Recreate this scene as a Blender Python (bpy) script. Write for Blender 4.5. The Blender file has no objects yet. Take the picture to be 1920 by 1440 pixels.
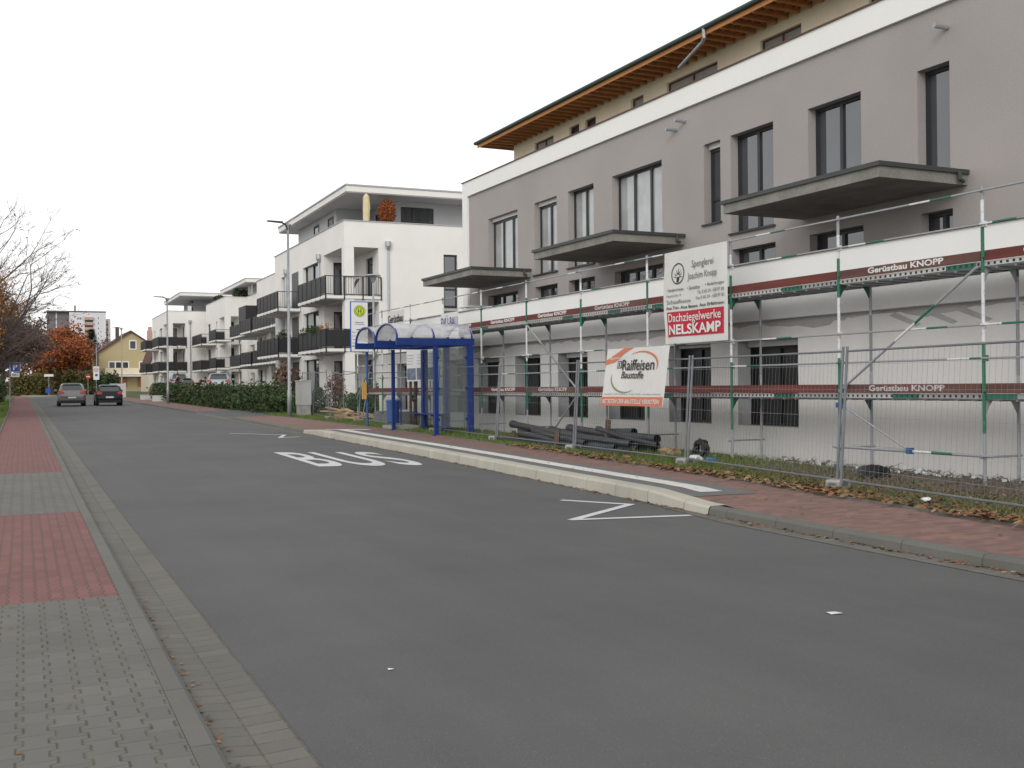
import bpy, bmesh, math, random
from math import sin, cos, pi, radians, atan, sqrt, floor
from mathutils import Vector, Matrix
random.seed(7)
D = bpy.data; SC = bpy.context.scene; COL = SC.collection
# ---------------- camera ----------------
F_PX = 2050.0; YAW = atan(980/F_PX); PITCH = .002; ROLL = .0095
cam = D.objects.new('camera', D.cameras.new('camera')); COL.objects.link(cam); SC.camera = cam
fw = Vector((sin(YAW)*cos(PITCH), cos(YAW)*cos(PITCH), sin(PITCH)))
hh = Vector((cos(YAW), -sin(YAW), 0)); uu = hh.cross(fw)
Rv = hh*cos(ROLL)-uu*sin(ROLL); Uv = hh*sin(ROLL)+uu*cos(ROLL)
cam.matrix_world = Matrix(((Rv.x, Uv.x, -fw.x, 0), (Rv.y, Uv.y, -fw.y, 0), (Rv.z, Uv.z, -fw.z, 1.65), (0, 0, 0, 1)))
cam.data.sensor_width = 36; cam.data.lens = 36*F_PX/1920; cam.data.clip_start = .05; cam.data.clip_end = 6000
# ---------------- light ----------------
SUN_EL, SUN_AZ = radians(27), radians(218)      # azimuth clockwise from +y
w = D.worlds.new('World'); SC.world = w; w.use_nodes = True
nt = w.node_tree; nt.nodes.clear()
sky = nt.nodes.new('ShaderNodeTexSky'); sky.sky_type = 'NISHITA'; sky.sun_disc = False
sky.sun_elevation = SUN_EL; sky.sun_rotation = SUN_AZ; sky.dust_density = 1.5; sky.air_density = 1.0; sky.ozone_density = 1.0
hs = nt.nodes.new('ShaderNodeHueSaturation'); hs.inputs['Saturation'].default_value = .12; hs.inputs['Value'].default_value = 1.0
bg = nt.nodes.new('ShaderNodeBackground'); bg.inputs[1].default_value = .15
wo = nt.nodes.new('ShaderNodeOutputWorld')
ga = nt.nodes.new('ShaderNodeGamma'); ga.inputs[1].default_value = .30      # overcast: the cloud deck evens the sky out
vm = nt.nodes.new('ShaderNodeVectorMath'); vm.operation = 'SCALE'; vm.inputs['Scale'].default_value = 4.5
nt.links.new(sky.outputs[0], hs.inputs['Color']); nt.links.new(hs.outputs[0], ga.inputs[0]); nt.links.new(ga.outputs[0], vm.inputs[0]); nt.links.new(vm.outputs[0], bg.inputs[0]); nt.links.new(bg.outputs[0], wo.inputs[0])
sl = D.lights.new('sun', 'SUN'); sl.energy = .9; sl.angle = radians(25); sl.color = (1, .97, .93)
so = D.objects.new('sun', sl); COL.objects.link(so)
sdir = Vector((sin(SUN_AZ)*cos(SUN_EL), cos(SUN_AZ)*cos(SUN_EL), sin(SUN_EL)))
so.rotation_euler = sdir.to_track_quat('Z', 'Y').to_euler()
SC.view_settings.view_transform = 'Standard'; SC.view_settings.look = 'None'
SC.view_settings.exposure = 0.1; SC.view_settings.gamma = 1.0
SC.cycles.max_bounces = 6; SC.cycles.transparent_max_bounces = 24

# ---------------- materials ----------------
def newmat(name):
    m = D.materials.new(name); m.use_nodes = True
    return m, m.node_tree, m.node_tree.nodes['Principled BSDF']
def N(nt, t, **kw):
    n = nt.nodes.new(t)
    for k, v in kw.items():
        if k in n.inputs: n.inputs[k].default_value = v
        else: setattr(n, k, v)
    return n
def L(nt, a, b): nt.links.new(a, b)
def math_(nt, op, a, b=None, c=None):
    n = nt.nodes.new('ShaderNodeMath'); n.operation = op
    for i, x in enumerate((a, b, c)):
        if x is None: continue
        if isinstance(x, (int, float)): n.inputs[i].default_value = x
        else: nt.links.new(x, n.inputs[i])
    return n.outputs[0]
def mix(nt, fac, a, b, mode='MIX'):
    n = nt.nodes.new('ShaderNodeMix'); n.data_type = 'RGBA'; n.blend_type = mode
    for i, x in ((0, fac), (6, a), (7, b)):
        if isinstance(x, (int, float)): n.inputs[i].default_value = x
        elif isinstance(x, tuple): n.inputs[i].default_value = x if len(x) == 4 else (*x, 1)
        else: nt.links.new(x, n.inputs[i])
    return n.outputs[2]
def ramp(nt, fac, stops, interp='LINEAR'):
    n = nt.nodes.new('ShaderNodeValToRGB'); cr = n.color_ramp; cr.interpolation = interp
    while len(cr.elements) < len(stops): cr.elements.new(.5)
    for e, (p, c) in zip(cr.elements, stops):
        e.position = p; e.color = (c, c, c, 1) if isinstance(c, (int, float)) else (*c, 1)
    nt.links.new(fac, n.inputs[0]); return n.outputs[0]
def noise(nt, vec, scale, detail=4, rough=.6):
    n = N(nt, 'ShaderNodeTexNoise'); n.inputs['Scale'].default_value = scale; n.inputs['Detail'].default_value = detail
    n.inputs['Roughness'].default_value = rough
    if vec is not None: nt.links.new(vec, n.inputs['Vector'])
    return n.outputs[0]
def bump(nt, h, strength, dist, bsdf):
    b = N(nt, 'ShaderNodeBump'); b.inputs['Strength'].default_value = strength; b.inputs['Distance'].default_value = dist
    nt.links.new(h, b.inputs['Height']); nt.links.new(b.outputs[0], bsdf.inputs['Normal'])
def pm(name, col, rough=.7, var=.12, scale=3., fine=40., bmp=0., metal=0., col2=None, spec=None, stretch=None):
    m, nt, b = newmat(name)
    tc = N(nt, 'ShaderNodeTexCoord').outputs['Object']
    if stretch:
        mp = N(nt, 'ShaderNodeMapping'); mp.inputs['Scale'].default_value = stretch; L(nt, tc, mp.inputs[0]); tc = mp.outputs[0]
    c2 = col2 or tuple(x*(1-var*2) for x in col)
    f = math_(nt, 'ADD', math_(nt, 'MULTIPLY', noise(nt, tc, scale), .6), math_(nt, 'MULTIPLY', noise(nt, tc, fine, 2), .4))
    c = mix(nt, ramp(nt, f, [(.35, 0.), (.65, 1.)]), c2, tuple(min(1, x*(1+var*.3)) for x in col))
    L(nt, c, b.inputs['Base Color']); b.inputs['Roughness'].default_value = rough; b.inputs['Metallic'].default_value = metal
    if spec is not None: b.inputs['Specular IOR Level'].default_value = spec
    if bmp: bump(nt, noise(nt, tc, fine*2, 3), bmp, .01, b)
    return m
M = {}
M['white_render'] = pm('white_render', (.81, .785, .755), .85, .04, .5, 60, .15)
M['white_band'] = pm('white_band', (.84, .83, .80), .85, .02, .5, 60, .1)
M['ground_render'] = pm('ground_render', (.72, .70, .675), .9, .05, .6, 30, .2)
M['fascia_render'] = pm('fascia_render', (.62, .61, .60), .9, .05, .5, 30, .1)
M['mauve_render'] = pm('mauve_render', (.385, .35, .338), .9, .09, .22, 30, .35)
M['filler_patch'] = pm('filler_patch', (.46, .45, .44), .9, .1, 1.5, 30)
M['reveal_grey'] = pm('reveal_grey', (.40, .40, .41), .85, .06, 2, 30)
M['attic_concrete'] = pm('attic_concrete', (.80, .70, .53), .9, .08, .8, 20, .1)
M['attic_grey'] = pm('attic_grey', (.42, .42, .43), .85, .03, .8, 40)
M['slab_concrete'] = pm('slab_concrete', (.27, .262, .235), .85, .22, 1.5, 25, .1)
M['slab_rim'] = pm('slab_rim', (.05, .056, .054), .5, .1, 2, 20)
M['anthracite'] = pm('anthracite', (.025, .027, .03), .45, .1, 3, 20)
M['rail_dark'] = pm('rail_dark', (.022, .021, .023), .5, .12, 3, 20)
M['panel_black'] = pm('panel_black', (.018, .017, .019), .55, .15, 1.5, 20, stretch=(8, 8, .4))
M['brown_cap'] = pm('brown_cap', (.13, .06, .045), .6, .15, 3, 20)
M['roof_green'] = pm('roof_green', (.045, .075, .062), .5, .15, 2, 20)
M['roof_tile'] = pm('roof_tile', (.06, .06, .065), .7, .15, 2, 20)
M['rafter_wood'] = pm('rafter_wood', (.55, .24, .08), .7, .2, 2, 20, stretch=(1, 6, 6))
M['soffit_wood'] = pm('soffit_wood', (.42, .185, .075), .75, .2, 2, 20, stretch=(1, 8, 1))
M['zinc'] = pm('zinc', (.42, .44, .46), .4, .12, 4, 30, metal=.5)
M['galv'] = pm('galv', (.34, .35, .37), .45, .15, 6, 60, metal=.35)
M['fence_galv'] = pm('fence_galv', (.21, .22, .24), .5, .12, 6, 60, metal=.3)
M['wire'] = pm('wire', (.22, .23, .24), .6, .1, 6, 60, metal=.2)
M['concrete'] = pm('concrete', (.36, .35, .32), .9, .2, 4, 60, .3)
M['concrete_dark'] = pm('concrete_dark', (.17, .175, .18), .9, .2, 4, 60, .3)
M['blue_paint'] = pm('blue_paint', (.009, .036, .19), .35, .12, 4, 20)
M['blue_bin'] = pm('blue_bin', (.03, .09, .26), .45, .12, 4, 20)
M['blue_plastic'] = pm('blue_plastic', (.05, .22, .55), .5, .2, 10, 30)
M['white_paint'] = pm('white_paint', (.78, .78, .78), .5, .04, 3, 20)
M['white_plastic'] = pm('white_plastic', (.75, .75, .74), .5, .06, 10, 30)
M['black_plastic'] = pm('black_plastic', (.012, .012, .013), .5, .1, 5, 20)
M['pipe_grey'] = pm('pipe_grey', (.04, .041, .045), .55, .3, 2, 40)
M['pipe_hole'] = pm('pipe_hole', (.004, .004, .004), .9, .1, 5, 20)
M['toe_wood'] = pm('toe_wood', (.165, .035, .026), .7, .22, 1.2, 30, stretch=(6, .8, 6))
M['toe_wood_worn'] = pm('toe_wood_worn', (.17, .075, .062), .8, .3, 1.2, 30, stretch=(6, .8, 6))
M['letter_white'] = pm('letter_white', (.75, .75, .73), .7, .1, 8, 60)
M['letter_worn'] = pm('letter_worn', (.70, .66, .64), .8, .35, 14, 60)
M['letter_black'] = pm('letter_black', (.035, .035, .035), .7, .1, 8, 60)
M['letter_grey'] = pm('letter_grey', (.13, .13, .13), .7, .1, 8, 60)
M['banner_cloth'] = pm('banner_cloth', (.68, .67, .64), .7, .05, 1.2, 20, .1)
M['banner_red'] = pm('banner_red', (.50, .012, .035), .65, .06, 1.5, 20)
M['banner_orange'] = pm('banner_orange', (.62, .19, .10), .65, .08, 1.5, 20)
M['banner_olive'] = pm('banner_olive', (.22, .27, .09), .65, .08, 1.5, 20)
M['banner_blue'] = pm('banner_blue', (.04, .05, .28), .65, .08, 1.5, 20)
M['picture_blue'] = pm('picture_blue', (.22, .27, .36), .65, .4, 5, 20)
M['sign_yellow'] = pm('sign_yellow', (.75, .72, .02), .5, .05, 5, 20)
M['sign_green'] = pm('sign_green', (.03, .22, .05), .5, .05, 5, 20)
M['sign_blue'] = pm('sign_blue', (.01, .08, .42), .5, .05, 5, 20)
M['sign_red'] = pm('sign_red', (.55, .02, .02), .5, .05, 5, 20)
M['box_orange'] = pm('box_orange', (.55, .33, .09), .5, .1, 5, 20)
M['cabinet'] = pm('cabinet', (.42, .42, .41), .6, .08, 3, 20)
M['timber'] = pm('timber', (.50, .36, .21), .8, .3, 3, 20)
M['old_wood'] = pm('old_wood', (.12, .075, .05), .85, .3, 3, 30)
M['bark'] = pm('bark', (.075, .058, .048), .95, .25, 6, 40)
M['twig'] = pm('twig', (.15, .115, .105), .95, .2, 6, 40)
M['house_yellow'] = pm('house_yellow', (.50, .41, .235), .9, .04, .5, 20)
M['house_cream'] = pm('house_cream', (.66, .60, .46), .9, .04, .5, 20)
M['tower_grey'] = pm('tower_grey', (.17, .165, .18), .9, .06, .1, 2)
M['tower_white'] = pm('tower_white', (.66, .65, .68), .9, .04, .1, 2)
M['tower_salmon'] = pm('tower_salmon', (.48, .33, .27), .9, .06, .1, 2)
M['tower_dark'] = pm('tower_dark', (.10, .08, .085), .8, .1, .3, 2)
M['brick_tile'] = pm('brick_tile', (.11, .05, .045), .8, .15, 1, 20)
M['shutter_orange'] = pm('shutter_orange', (.42, .17, .07), .7, .1, 1, 20, stretch=(1, 1, 20))
M['parasol'] = pm('parasol', (.70, .58, .36), .8, .1, 3, 20)
M['curtain'] = pm('curtain', (.42, .43, .42), .5, .1, 3, 20, stretch=(8, 8, .3))
M['rubber'] = pm('rubber', (.014, .014, .015), .8, .1, 5, 20)
M['rim'] = pm('rim', (.35, .35, .36), .35, .1, 5, 20, metal=.6)
M['skin'] = pm('skin', (.42, .25, .18), .6, .05, 5, 20)
M['cloth_dark'] = pm('cloth_dark', (.03, .025, .03), .85, .15, 5, 20)
M['cloth_white'] = pm('cloth_white', (.65, .65, .65), .85, .1, 5, 20)
M['hair'] = pm('hair', (.03, .02, .015), .8, .1, 5, 20)
M['debris_white'] = pm('debris_white', (.62, .62, .63), .8, .1, 5, 20)
M['soil'] = pm('soil', (.13, .105, .08), .95, .3, 3, 30, .4)
M['plate'] = pm('plate', (.6, .6, .6), .5, .05, 5, 20)
def paint(name, col, metal=.3):
    m, nt, b = newmat(name); b.inputs['Base Color'].default_value = (*col, 1); b.inputs['Metallic'].default_value = metal
    b.inputs['Roughness'].default_value = .35; b.inputs['Coat Weight'].default_value = .8; b.inputs['Coat Roughness'].default_value = .08
    return m
M['car_grey'] = paint('car_grey', (.16, .15, .15)); M['car_black'] = paint('car_black', (.008, .008, .01), .0)
M['car_black'].node_tree.nodes['Principled BSDF'].inputs['Coat Weight'].default_value = .15; M['car_black'].node_tree.nodes['Principled BSDF'].inputs['Specular IOR Level'].default_value = .25
M['car_silver'] = paint('car_silver', (.30, .36, .38)); M['car_maroon'] = paint('car_maroon', (.09, .02, .02))
M['car_darkgrey'] = paint('car_darkgrey', (.07, .07, .075))
M['tail_red'] = paint('tail_red', (.45, .01, .015), 0)
def glassy(name, col, rough, ior):
    m, nt, b = newmat(name)
    tc = N(nt, 'ShaderNodeTexCoord').outputs['Object']
    L(nt, mix(nt, noise(nt, tc, 1.3, 2), tuple(c*.5 for c in col), tuple(c*1.4 for c in col)), b.inputs['Base Color'])
    b.inputs['Roughness'].default_value = rough; b.inputs['IOR'].default_value = ior
    bump(nt, noise(nt, tc, .8, 1), .03, .05, b)
    return m
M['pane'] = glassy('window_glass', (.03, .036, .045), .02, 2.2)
M['pane_daylight_tint'] = glassy('daylight_tint_glass', (.36, .37, .37), .03, 2.2)  # pale base colour imitates daylight showing through the rooms
M['dark_film'] = glassy('dark_film', (.012, .012, .012), .35, 1.4)
M['foil'] = glassy('foil', (.26, .24, .22), .35, 1.6)
M['car_glass'] = glassy('car_glass', (.03, .035, .04), .05, 1.8)
def clear(name, alpha, col, rough=.05):
    m, nt, b = newmat(name)
    nt.nodes.remove(b); out = nt.nodes['Material Output']
    tr = N(nt, 'ShaderNodeBsdfTransparent'); tr.inputs[0].default_value = (.93, .95, .94, 1)
    g = N(nt, 'ShaderNodeBsdfPrincipled'); g.inputs['Base Color'].default_value = (*col, 1); g.inputs['Roughness'].default_value = rough
    ms = N(nt, 'ShaderNodeMixShader')
    tc = N(nt, 'ShaderNodeTexCoord').outputs['Object']
    f = ramp(nt, noise(nt, tc, 2.2, 4), [(.3, alpha*.75), (.7, min(1, alpha*1.25))])
    L(nt, f, ms.inputs[0]); L(nt, tr.outputs[0], ms.inputs[1]); L(nt, g.outputs[0], ms.inputs[2]); L(nt, ms.outputs[0], out.inputs[0])
    return m
M['shelter_glass'] = clear('shelter_glass', .16, (.26, .28, .28), .08)
M['roof_acrylic'] = clear('roof_acrylic', .48, (.72, .71, .74), .3)
# banded paint for scaffold tubes (white / green / bare), along z or y
def banded(name, axis, per, seq):
    m, nt, b = newmat(name)
    tc = N(nt, 'ShaderNodeTexCoord').outputs['Object']; s = N(nt, 'ShaderNodeSeparateXYZ'); L(nt, tc, s.inputs[0])
    oi = N(nt, 'ShaderNodeObjectInfo').outputs['Random']
    v = math_(nt, 'ADD', s.outputs[axis], math_(nt, 'MULTIPLY', oi, .35 if axis == 'Z' else 9.))
    v = math_(nt, 'FRACT', math_(nt, 'MULTIPLY', v, 1/per))
    c = ramp(nt, v, seq, 'CONSTANT')
    c = mix(nt, ramp(nt, noise(nt, tc, 18, 4), [(.55, 0.), (.75, .6)]), c, (.16, .15, .14))
    L(nt, c, b.inputs['Base Color']); b.inputs['Roughness'].default_value = .5
    return m
GRN = (.015, .14, .085); WHT = (.66, .67, .68); GAL = (.30, .31, .33)
M['standard_paint'] = banded('standard_paint', 'Z', 5., [(0., GAL), (.2, GRN), (.38, GRN), (.47, WHT), (.68, GRN), (.82, WHT), (.9, GAL)])
M['standard_inner'] = banded('standard_inner', 'Z', 5., [(0., GAL), (.25, GAL), (.4, (.2, .21, .22)), (.6, GAL), (.7, GRN), (.8, GAL)])
M['rail_paint'] = banded('rail_paint', 'Y', 3., [(0., GAL), (.3, GAL), (.42, GRN), (.56, WHT), (.7, GAL), (.75, GAL)])
M['gusset_green'] = pm('gusset_green', (.015, .10, .06), .5, .3, 6, 40)
def perforated():
    m, nt, b = newmat('perforated_deck')
    tc = N(nt, 'ShaderNodeTexCoord').outputs['Object']; s = N(nt, 'ShaderNodeSeparateXYZ'); L(nt, tc, s.inputs[0])
    v = math_(nt, 'FRACT', math_(nt, 'MULTIPLY', s.outputs['Y'], 9.))
    hole = math_(nt, 'MULTIPLY', math_(nt, 'GREATER_THAN', v, .6), math_(nt, 'MULTIPLY', math_(nt, 'GREATER_THAN', s.outputs['Z'], -.02), math_(nt, 'LESS_THAN', s.outputs['Z'], .02)))
    hole = math_(nt, 'MULTIPLY', hole, math_(nt, 'GREATER_THAN', N(nt, 'ShaderNodeObjectInfo').outputs['Random'], .12))
    base = ramp(nt, math_(nt, 'FRACT', math_(nt, 'MULTIPLY', math_(nt, 'ADD', s.outputs['Y'], math_(nt, 'MULTIPLY', N(nt, 'ShaderNodeObjectInfo').outputs['Random'], 5.)), .21)), [(0., (.42,.41,.37)), (.3, (.33,.33,.33)), (.62, GRN), (.74, (.5,.5,.49))], 'CONSTANT')
    L(nt, mix(nt, hole, base, (.01, .01, .01)), b.inputs['Base Color']); b.inputs['Roughness'].default_value = .5
    return m
M['perforated'] = perforated()
def asphalt():
    m, nt, b = newmat('asphalt'); tc = N(nt, 'ShaderNodeTexCoord').outputs['Object']
    f = noise(nt, tc, 260, 2, .7); g = noise(nt, tc, .35, 4); h = noise(nt, tc, 60, 3)
    c = mix(nt, ramp(nt, f, [(.3, 0.), (.7, 1.)]), (.062, .062, .061), (.126, .126, .125))
    c = mix(nt, ramp(nt, g, [(.3, 0.), (.7, 1.)]), c, mix(nt, 1., c, (.76, .76, .77), 'MULTIPLY'))
    mp = N(nt, 'ShaderNodeMapping'); mp.inputs['Scale'].default_value = (1.6, .06, 1); L(nt, tc, mp.inputs[0])
    c = mix(nt, ramp(nt, noise(nt, mp.outputs[0], 1., 3), [(.4, 0.), (.65, .5)]), c, mix(nt, 1., c, (1.2, 1.2, 1.19), 'MULTIPLY'))
    vo = N(nt, 'ShaderNodeTexVoronoi'); vo.inputs['Scale'].default_value = 95; L(nt, tc, vo.inputs['Vector'])
    sp = math_(nt, 'MULTIPLY', math_(nt, 'LESS_THAN', vo.outputs['Distance'], .22), math_(nt, 'GREATER_THAN', N(nt, 'ShaderNodeSeparateColor').outputs[0], -1.))
    sc = N(nt, 'ShaderNodeSeparateColor'); L(nt, vo.outputs['Color'], sc.inputs[0])
    sp = math_(nt, 'MULTIPLY', sp, math_(nt, 'GREATER_THAN', sc.outputs[0], .80))
    c = mix(nt, math_(nt, 'MULTIPLY', sp, .6), c, (.30, .29, .27))
    L(nt, c, b.inputs['Base Color']); b.inputs['Roughness'].default_value = .85; bump(nt, f, .5, .004, b)
    return m
M['asphalt'] = asphalt()
def hpavers(name, ca, cb, joint, w=.138, s=.2, a=.016, moss=(.10, .10, .055)):
    m, nt, b = newmat(name)
    uv = N(nt, 'ShaderNodeUVMap'); se = N(nt, 'ShaderNodeSeparateXYZ'); L(nt, uv.outputs[0], se.inputs[0])
    X = se.outputs['X']; Y = se.outputs['Y']
    u = math_(nt, 'DIVIDE', X, w); k = math_(nt, 'ROUND', u)
    par = math_(nt, 'SUBTRACT', math_(nt, 'MULTIPLY', math_(nt, 'ABSOLUTE', math_(nt, 'MODULO', k, 2.)), 2.), 1.)
    wave = math_(nt, 'COSINE', math_(nt, 'MULTIPLY', Y, 2*pi/s))
    zig = math_(nt, 'MULTIPLY', math_(nt, 'MULTIPLY', math_(nt, 'MINIMUM', math_(nt, 'MAXIMUM', math_(nt, 'MULTIPLY', wave, 4.5), -1.), 1.), a), par)
    dv = math_(nt, 'ABSOLUTE', math_(nt, 'SUBTRACT', math_(nt, 'SUBTRACT', X, math_(nt, 'MULTIPLY', k, w)), zig))
    c = math_(nt, 'FLOOR', math_(nt, 'DIVIDE', math_(nt, 'SUBTRACT', X, zig), w))
    ph = math_(nt, 'FRACT', math_(nt, 'ADD', math_(nt, 'DIVIDE', Y, s), math_(nt, 'MULTIPLY', math_(nt, 'ABSOLUTE', math_(nt, 'MODULO', c, 2.)), .5)))
    dh = math_(nt, 'MULTIPLY', math_(nt, 'MINIMUM', ph, math_(nt, 'SUBTRACT', 1., ph)), s)
    jv = ramp(nt, dv, [(.003, 1.), (.0065, 0.)]); jh = ramp(nt, dh, [(.0015, .85), (.004, 0.)])
    j = math_(nt, 'MAXIMUM', jv, jh)
    idn = N(nt, 'ShaderNodeTexWhiteNoise'); idn.noise_dimensions = '2D'; cb_ = N(nt, 'ShaderNodeCombineXYZ')
    L(nt, c, cb_.inputs[0]); L(nt, math_(nt, 'FLOOR', math_(nt, 'ADD', math_(nt, 'DIVIDE', Y, s), math_(nt, 'MULTIPLY', math_(nt, 'ABSOLUTE', math_(nt, 'MODULO', c, 2.)), .5))), cb_.inputs[1]); L(nt, cb_.outputs[0], idn.inputs['Vector'])
    base = mix(nt, idn.outputs['Value'], ca, cb)
    n2 = noise(nt, uv.outputs[0], 120, 3); base = mix(nt, ramp(nt, n2, [(.3, 0.), (.7, .35)]), base, mix(nt, 1., base, (.6, .6, .6), 'MULTIPLY'))
    n3 = noise(nt, uv.outputs[0], .9, 3); base = mix(nt, ramp(nt, n3, [(.35, 0.), (.7, .45)]), base, mix(nt, 1., base, (.72, .72, .70), 'MULTIPLY'))
    jc = mix(nt, ramp(nt, noise(nt, uv.outputs[0], 6, 3), [(.4, 0.), (.6, 1.)]), joint, moss)
    L(nt, mix(nt, j, base, jc), b.inputs['Base Color']); b.inputs['Roughness'].default_value = .9
    bump(nt, math_(nt, 'SUBTRACT', math_(nt, 'MULTIPLY', n2, .25), j), .6, .006, b)
    return m
M['grey_pavers'] = hpavers('grey_pavers', (.135, .132, .118), (.158, .154, .138), (.055, .048, .04))
def bricks(name, ca, cb, joint, bw=.2, bh=.1, swap=True, mort=.004, dirt=.45, offs=.5):
    m, nt, b = newmat(name)
    uv = N(nt, 'ShaderNodeUVMap'); se = N(nt, 'ShaderNodeSeparateXYZ'); L(nt, uv.outputs[0], se.inputs[0])
    co = N(nt, 'ShaderNodeCombineXYZ'); L(nt, se.outputs[1 if swap else 0], co.inputs[0]); L(nt, se.outputs[0 if swap else 1], co.inputs[1])
    br = N(nt, 'ShaderNodeTexBrick'); L(nt, co.outputs[0], br.inputs['Vector']); br.offset = offs
    for k, v in (('Scale', 1.), ('Brick Width', bw), ('Row Height', bh), ('Mortar Size', mort), ('Mortar Smooth', .3), ('Bias', 0.)): br.inputs[k].default_value = v
    br.inputs['Color1'].default_value = (*ca, 1); br.inputs['Color2'].default_value = (*cb, 1); br.inputs['Mortar'].default_value = (*joint, 1)
    jf = ramp(nt, noise(nt, uv.outputs[0], 14, 3), [(.35, .25), (.65, 1.)]); c = mix(nt, math_(nt, 'MULTIPLY', br.outputs['Fac'], math_(nt, 'SUBTRACT', 1., jf)), br.outputs['Color'], ca); n2 = noise(nt, uv.outputs[0], 90, 3); n3 = noise(nt, uv.outputs[0], 1.1, 4)
    c = mix(nt, ramp(nt, n2, [(.3, 0.), (.7, .4)]), c, mix(nt, 1., c, (.6, .6, .6), 'MULTIPLY'))
    c = mix(nt, ramp(nt, n3, [(.35, 0.), (.7, dirt)]), c, mix(nt, 1., c, (.68, .70, .70), 'MULTIPLY'))
    L(nt, c, b.inputs['Base Color']); b.inputs['Roughness'].default_value = .9
    bump(nt, math_(nt, 'SUBTRACT', math_(nt, 'MULTIPLY', n2, .25), br.outputs['Fac']), .6, .006, b)
    return m
M['red_pavers'] = hpavers('red_pavers', (.225, .098, .088), (.18, .082, .076), (.085, .05, .045), .098, .2, .007, (.10, .07, .055))
M['red_bricks'] = bricks('red_bricks', (.275, .155, .125), (.185, .105, .09), (.11, .09, .075), swap=False)
M['plain_pavers'] = bricks('plain_pavers', (.15, .15, .155), (.17, .17, .17), (.07, .07, .065), .2, .1, False)
M['gutter_pavers'] = bricks('gutter_pavers', (.165, .156, .133), (.135, .129, .112), (.085, .075, .058), .192, .15, False, .006, .45, 0.)
M['kerb_grey'] = bricks('kerb_grey', (.155, .152, .135), (.13, .128, .115), (.05, .045, .04), 5., 1., False, .008)
M['kerb_light'] = bricks('kerb_light', (.52, .49, .41), (.45, .42, .355), (.24, .215, .17), 5., 1., False, .012, .6)
M['tactile_white'] = bricks('tactile_white', (.76, .73, .68), (.70, .67, .63), (.45, .42, .38), .3, .3, False, .006, .5)
M['marking'] = pm('marking', (.62, .62, .62), .7, .1, 3, 120)
def ground_mat():
    m, nt, b = newmat('ground_grass'); tc = N(nt, 'ShaderNodeTexCoord').outputs['Object']
    c = mix(nt, ramp(nt, noise(nt, tc, .9, 5), [(.35, 0.), (.65, 1.)]), (.045, .075, .018), (.09, .105, .035))
    c = mix(nt, ramp(nt, noise(nt, tc, 4., 5), [(.5, 0.), (.72, .8)]), c, (.13, .10, .06))
    L(nt, c, b.inputs['Base Color']); b.inputs['Roughness'].default_value = .95; bump(nt, noise(nt, tc, 25, 4), .8, .03, b)
    return m
M['ground'] = ground_mat()
def leafmat(name, cols, trans=.25):
    m, nt, b = newmat(name)
    g = N(nt, 'ShaderNodeNewGeometry')
    st = [(i/max(1, len(cols)-1), c) for i, c in enumerate(cols)]
    c = ramp(nt, g.outputs['Random Per Island'], st)
    L(nt, c, b.inputs['Base Color']); b.inputs['Roughness'].default_value = .7; b.inputs['Specular IOR Level'].default_value = .3
    return m
M['grass'] = leafmat('grass_blades', [(.06, .11, .02), (.10, .17, .03), (.15, .20, .05), (.17, .15, .07)])
M['dry_grass'] = leafmat('dry_grass', [(.10, .075, .04), (.17, .13, .07), (.12, .11, .045), (.22, .18, .11)])
M['hedge_leaf'] = leafmat('hedge_leaf', [(.018, .035, .012), (.035, .065, .02), (.06, .095, .03), (.05, .05, .025)])
M['shrub_leaf'] = leafmat('shrub_leaf', [(.02, .045, .015), (.045, .085, .025), (.08, .12, .04)])
M['rust_leaf'] = leafmat('rust_leaf', [(.17, .045, .018), (.30, .075, .02), (.40, .13, .03), (.15, .06, .03)])
M['brown_leaf'] = leafmat('brown_leaf', [(.10, .062, .052), (.16, .09, .065), (.21, .11, .07), (.09, .075, .05)])
M['olive_leaf'] = leafmat('olive_leaf', [(.06, .07, .02), (.12, .11, .03), (.16, .10, .03)])
M['gold_leaf'] = leafmat('gold_leaf', [(.55, .25, .04), (.45, .18, .03), (.30, .13, .03)])
M['conifer'] = leafmat('conifer_leaf', [(.012, .022, .014), (.03, .045, .03)])
M['fallen'] = leafmat('fallen_leaves', [(.22, .11, .045), (.15, .075, .035), (.34, .22, .11), (.10, .055, .03), (.24, .095, .04), (.17, .12, .07)])

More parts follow.
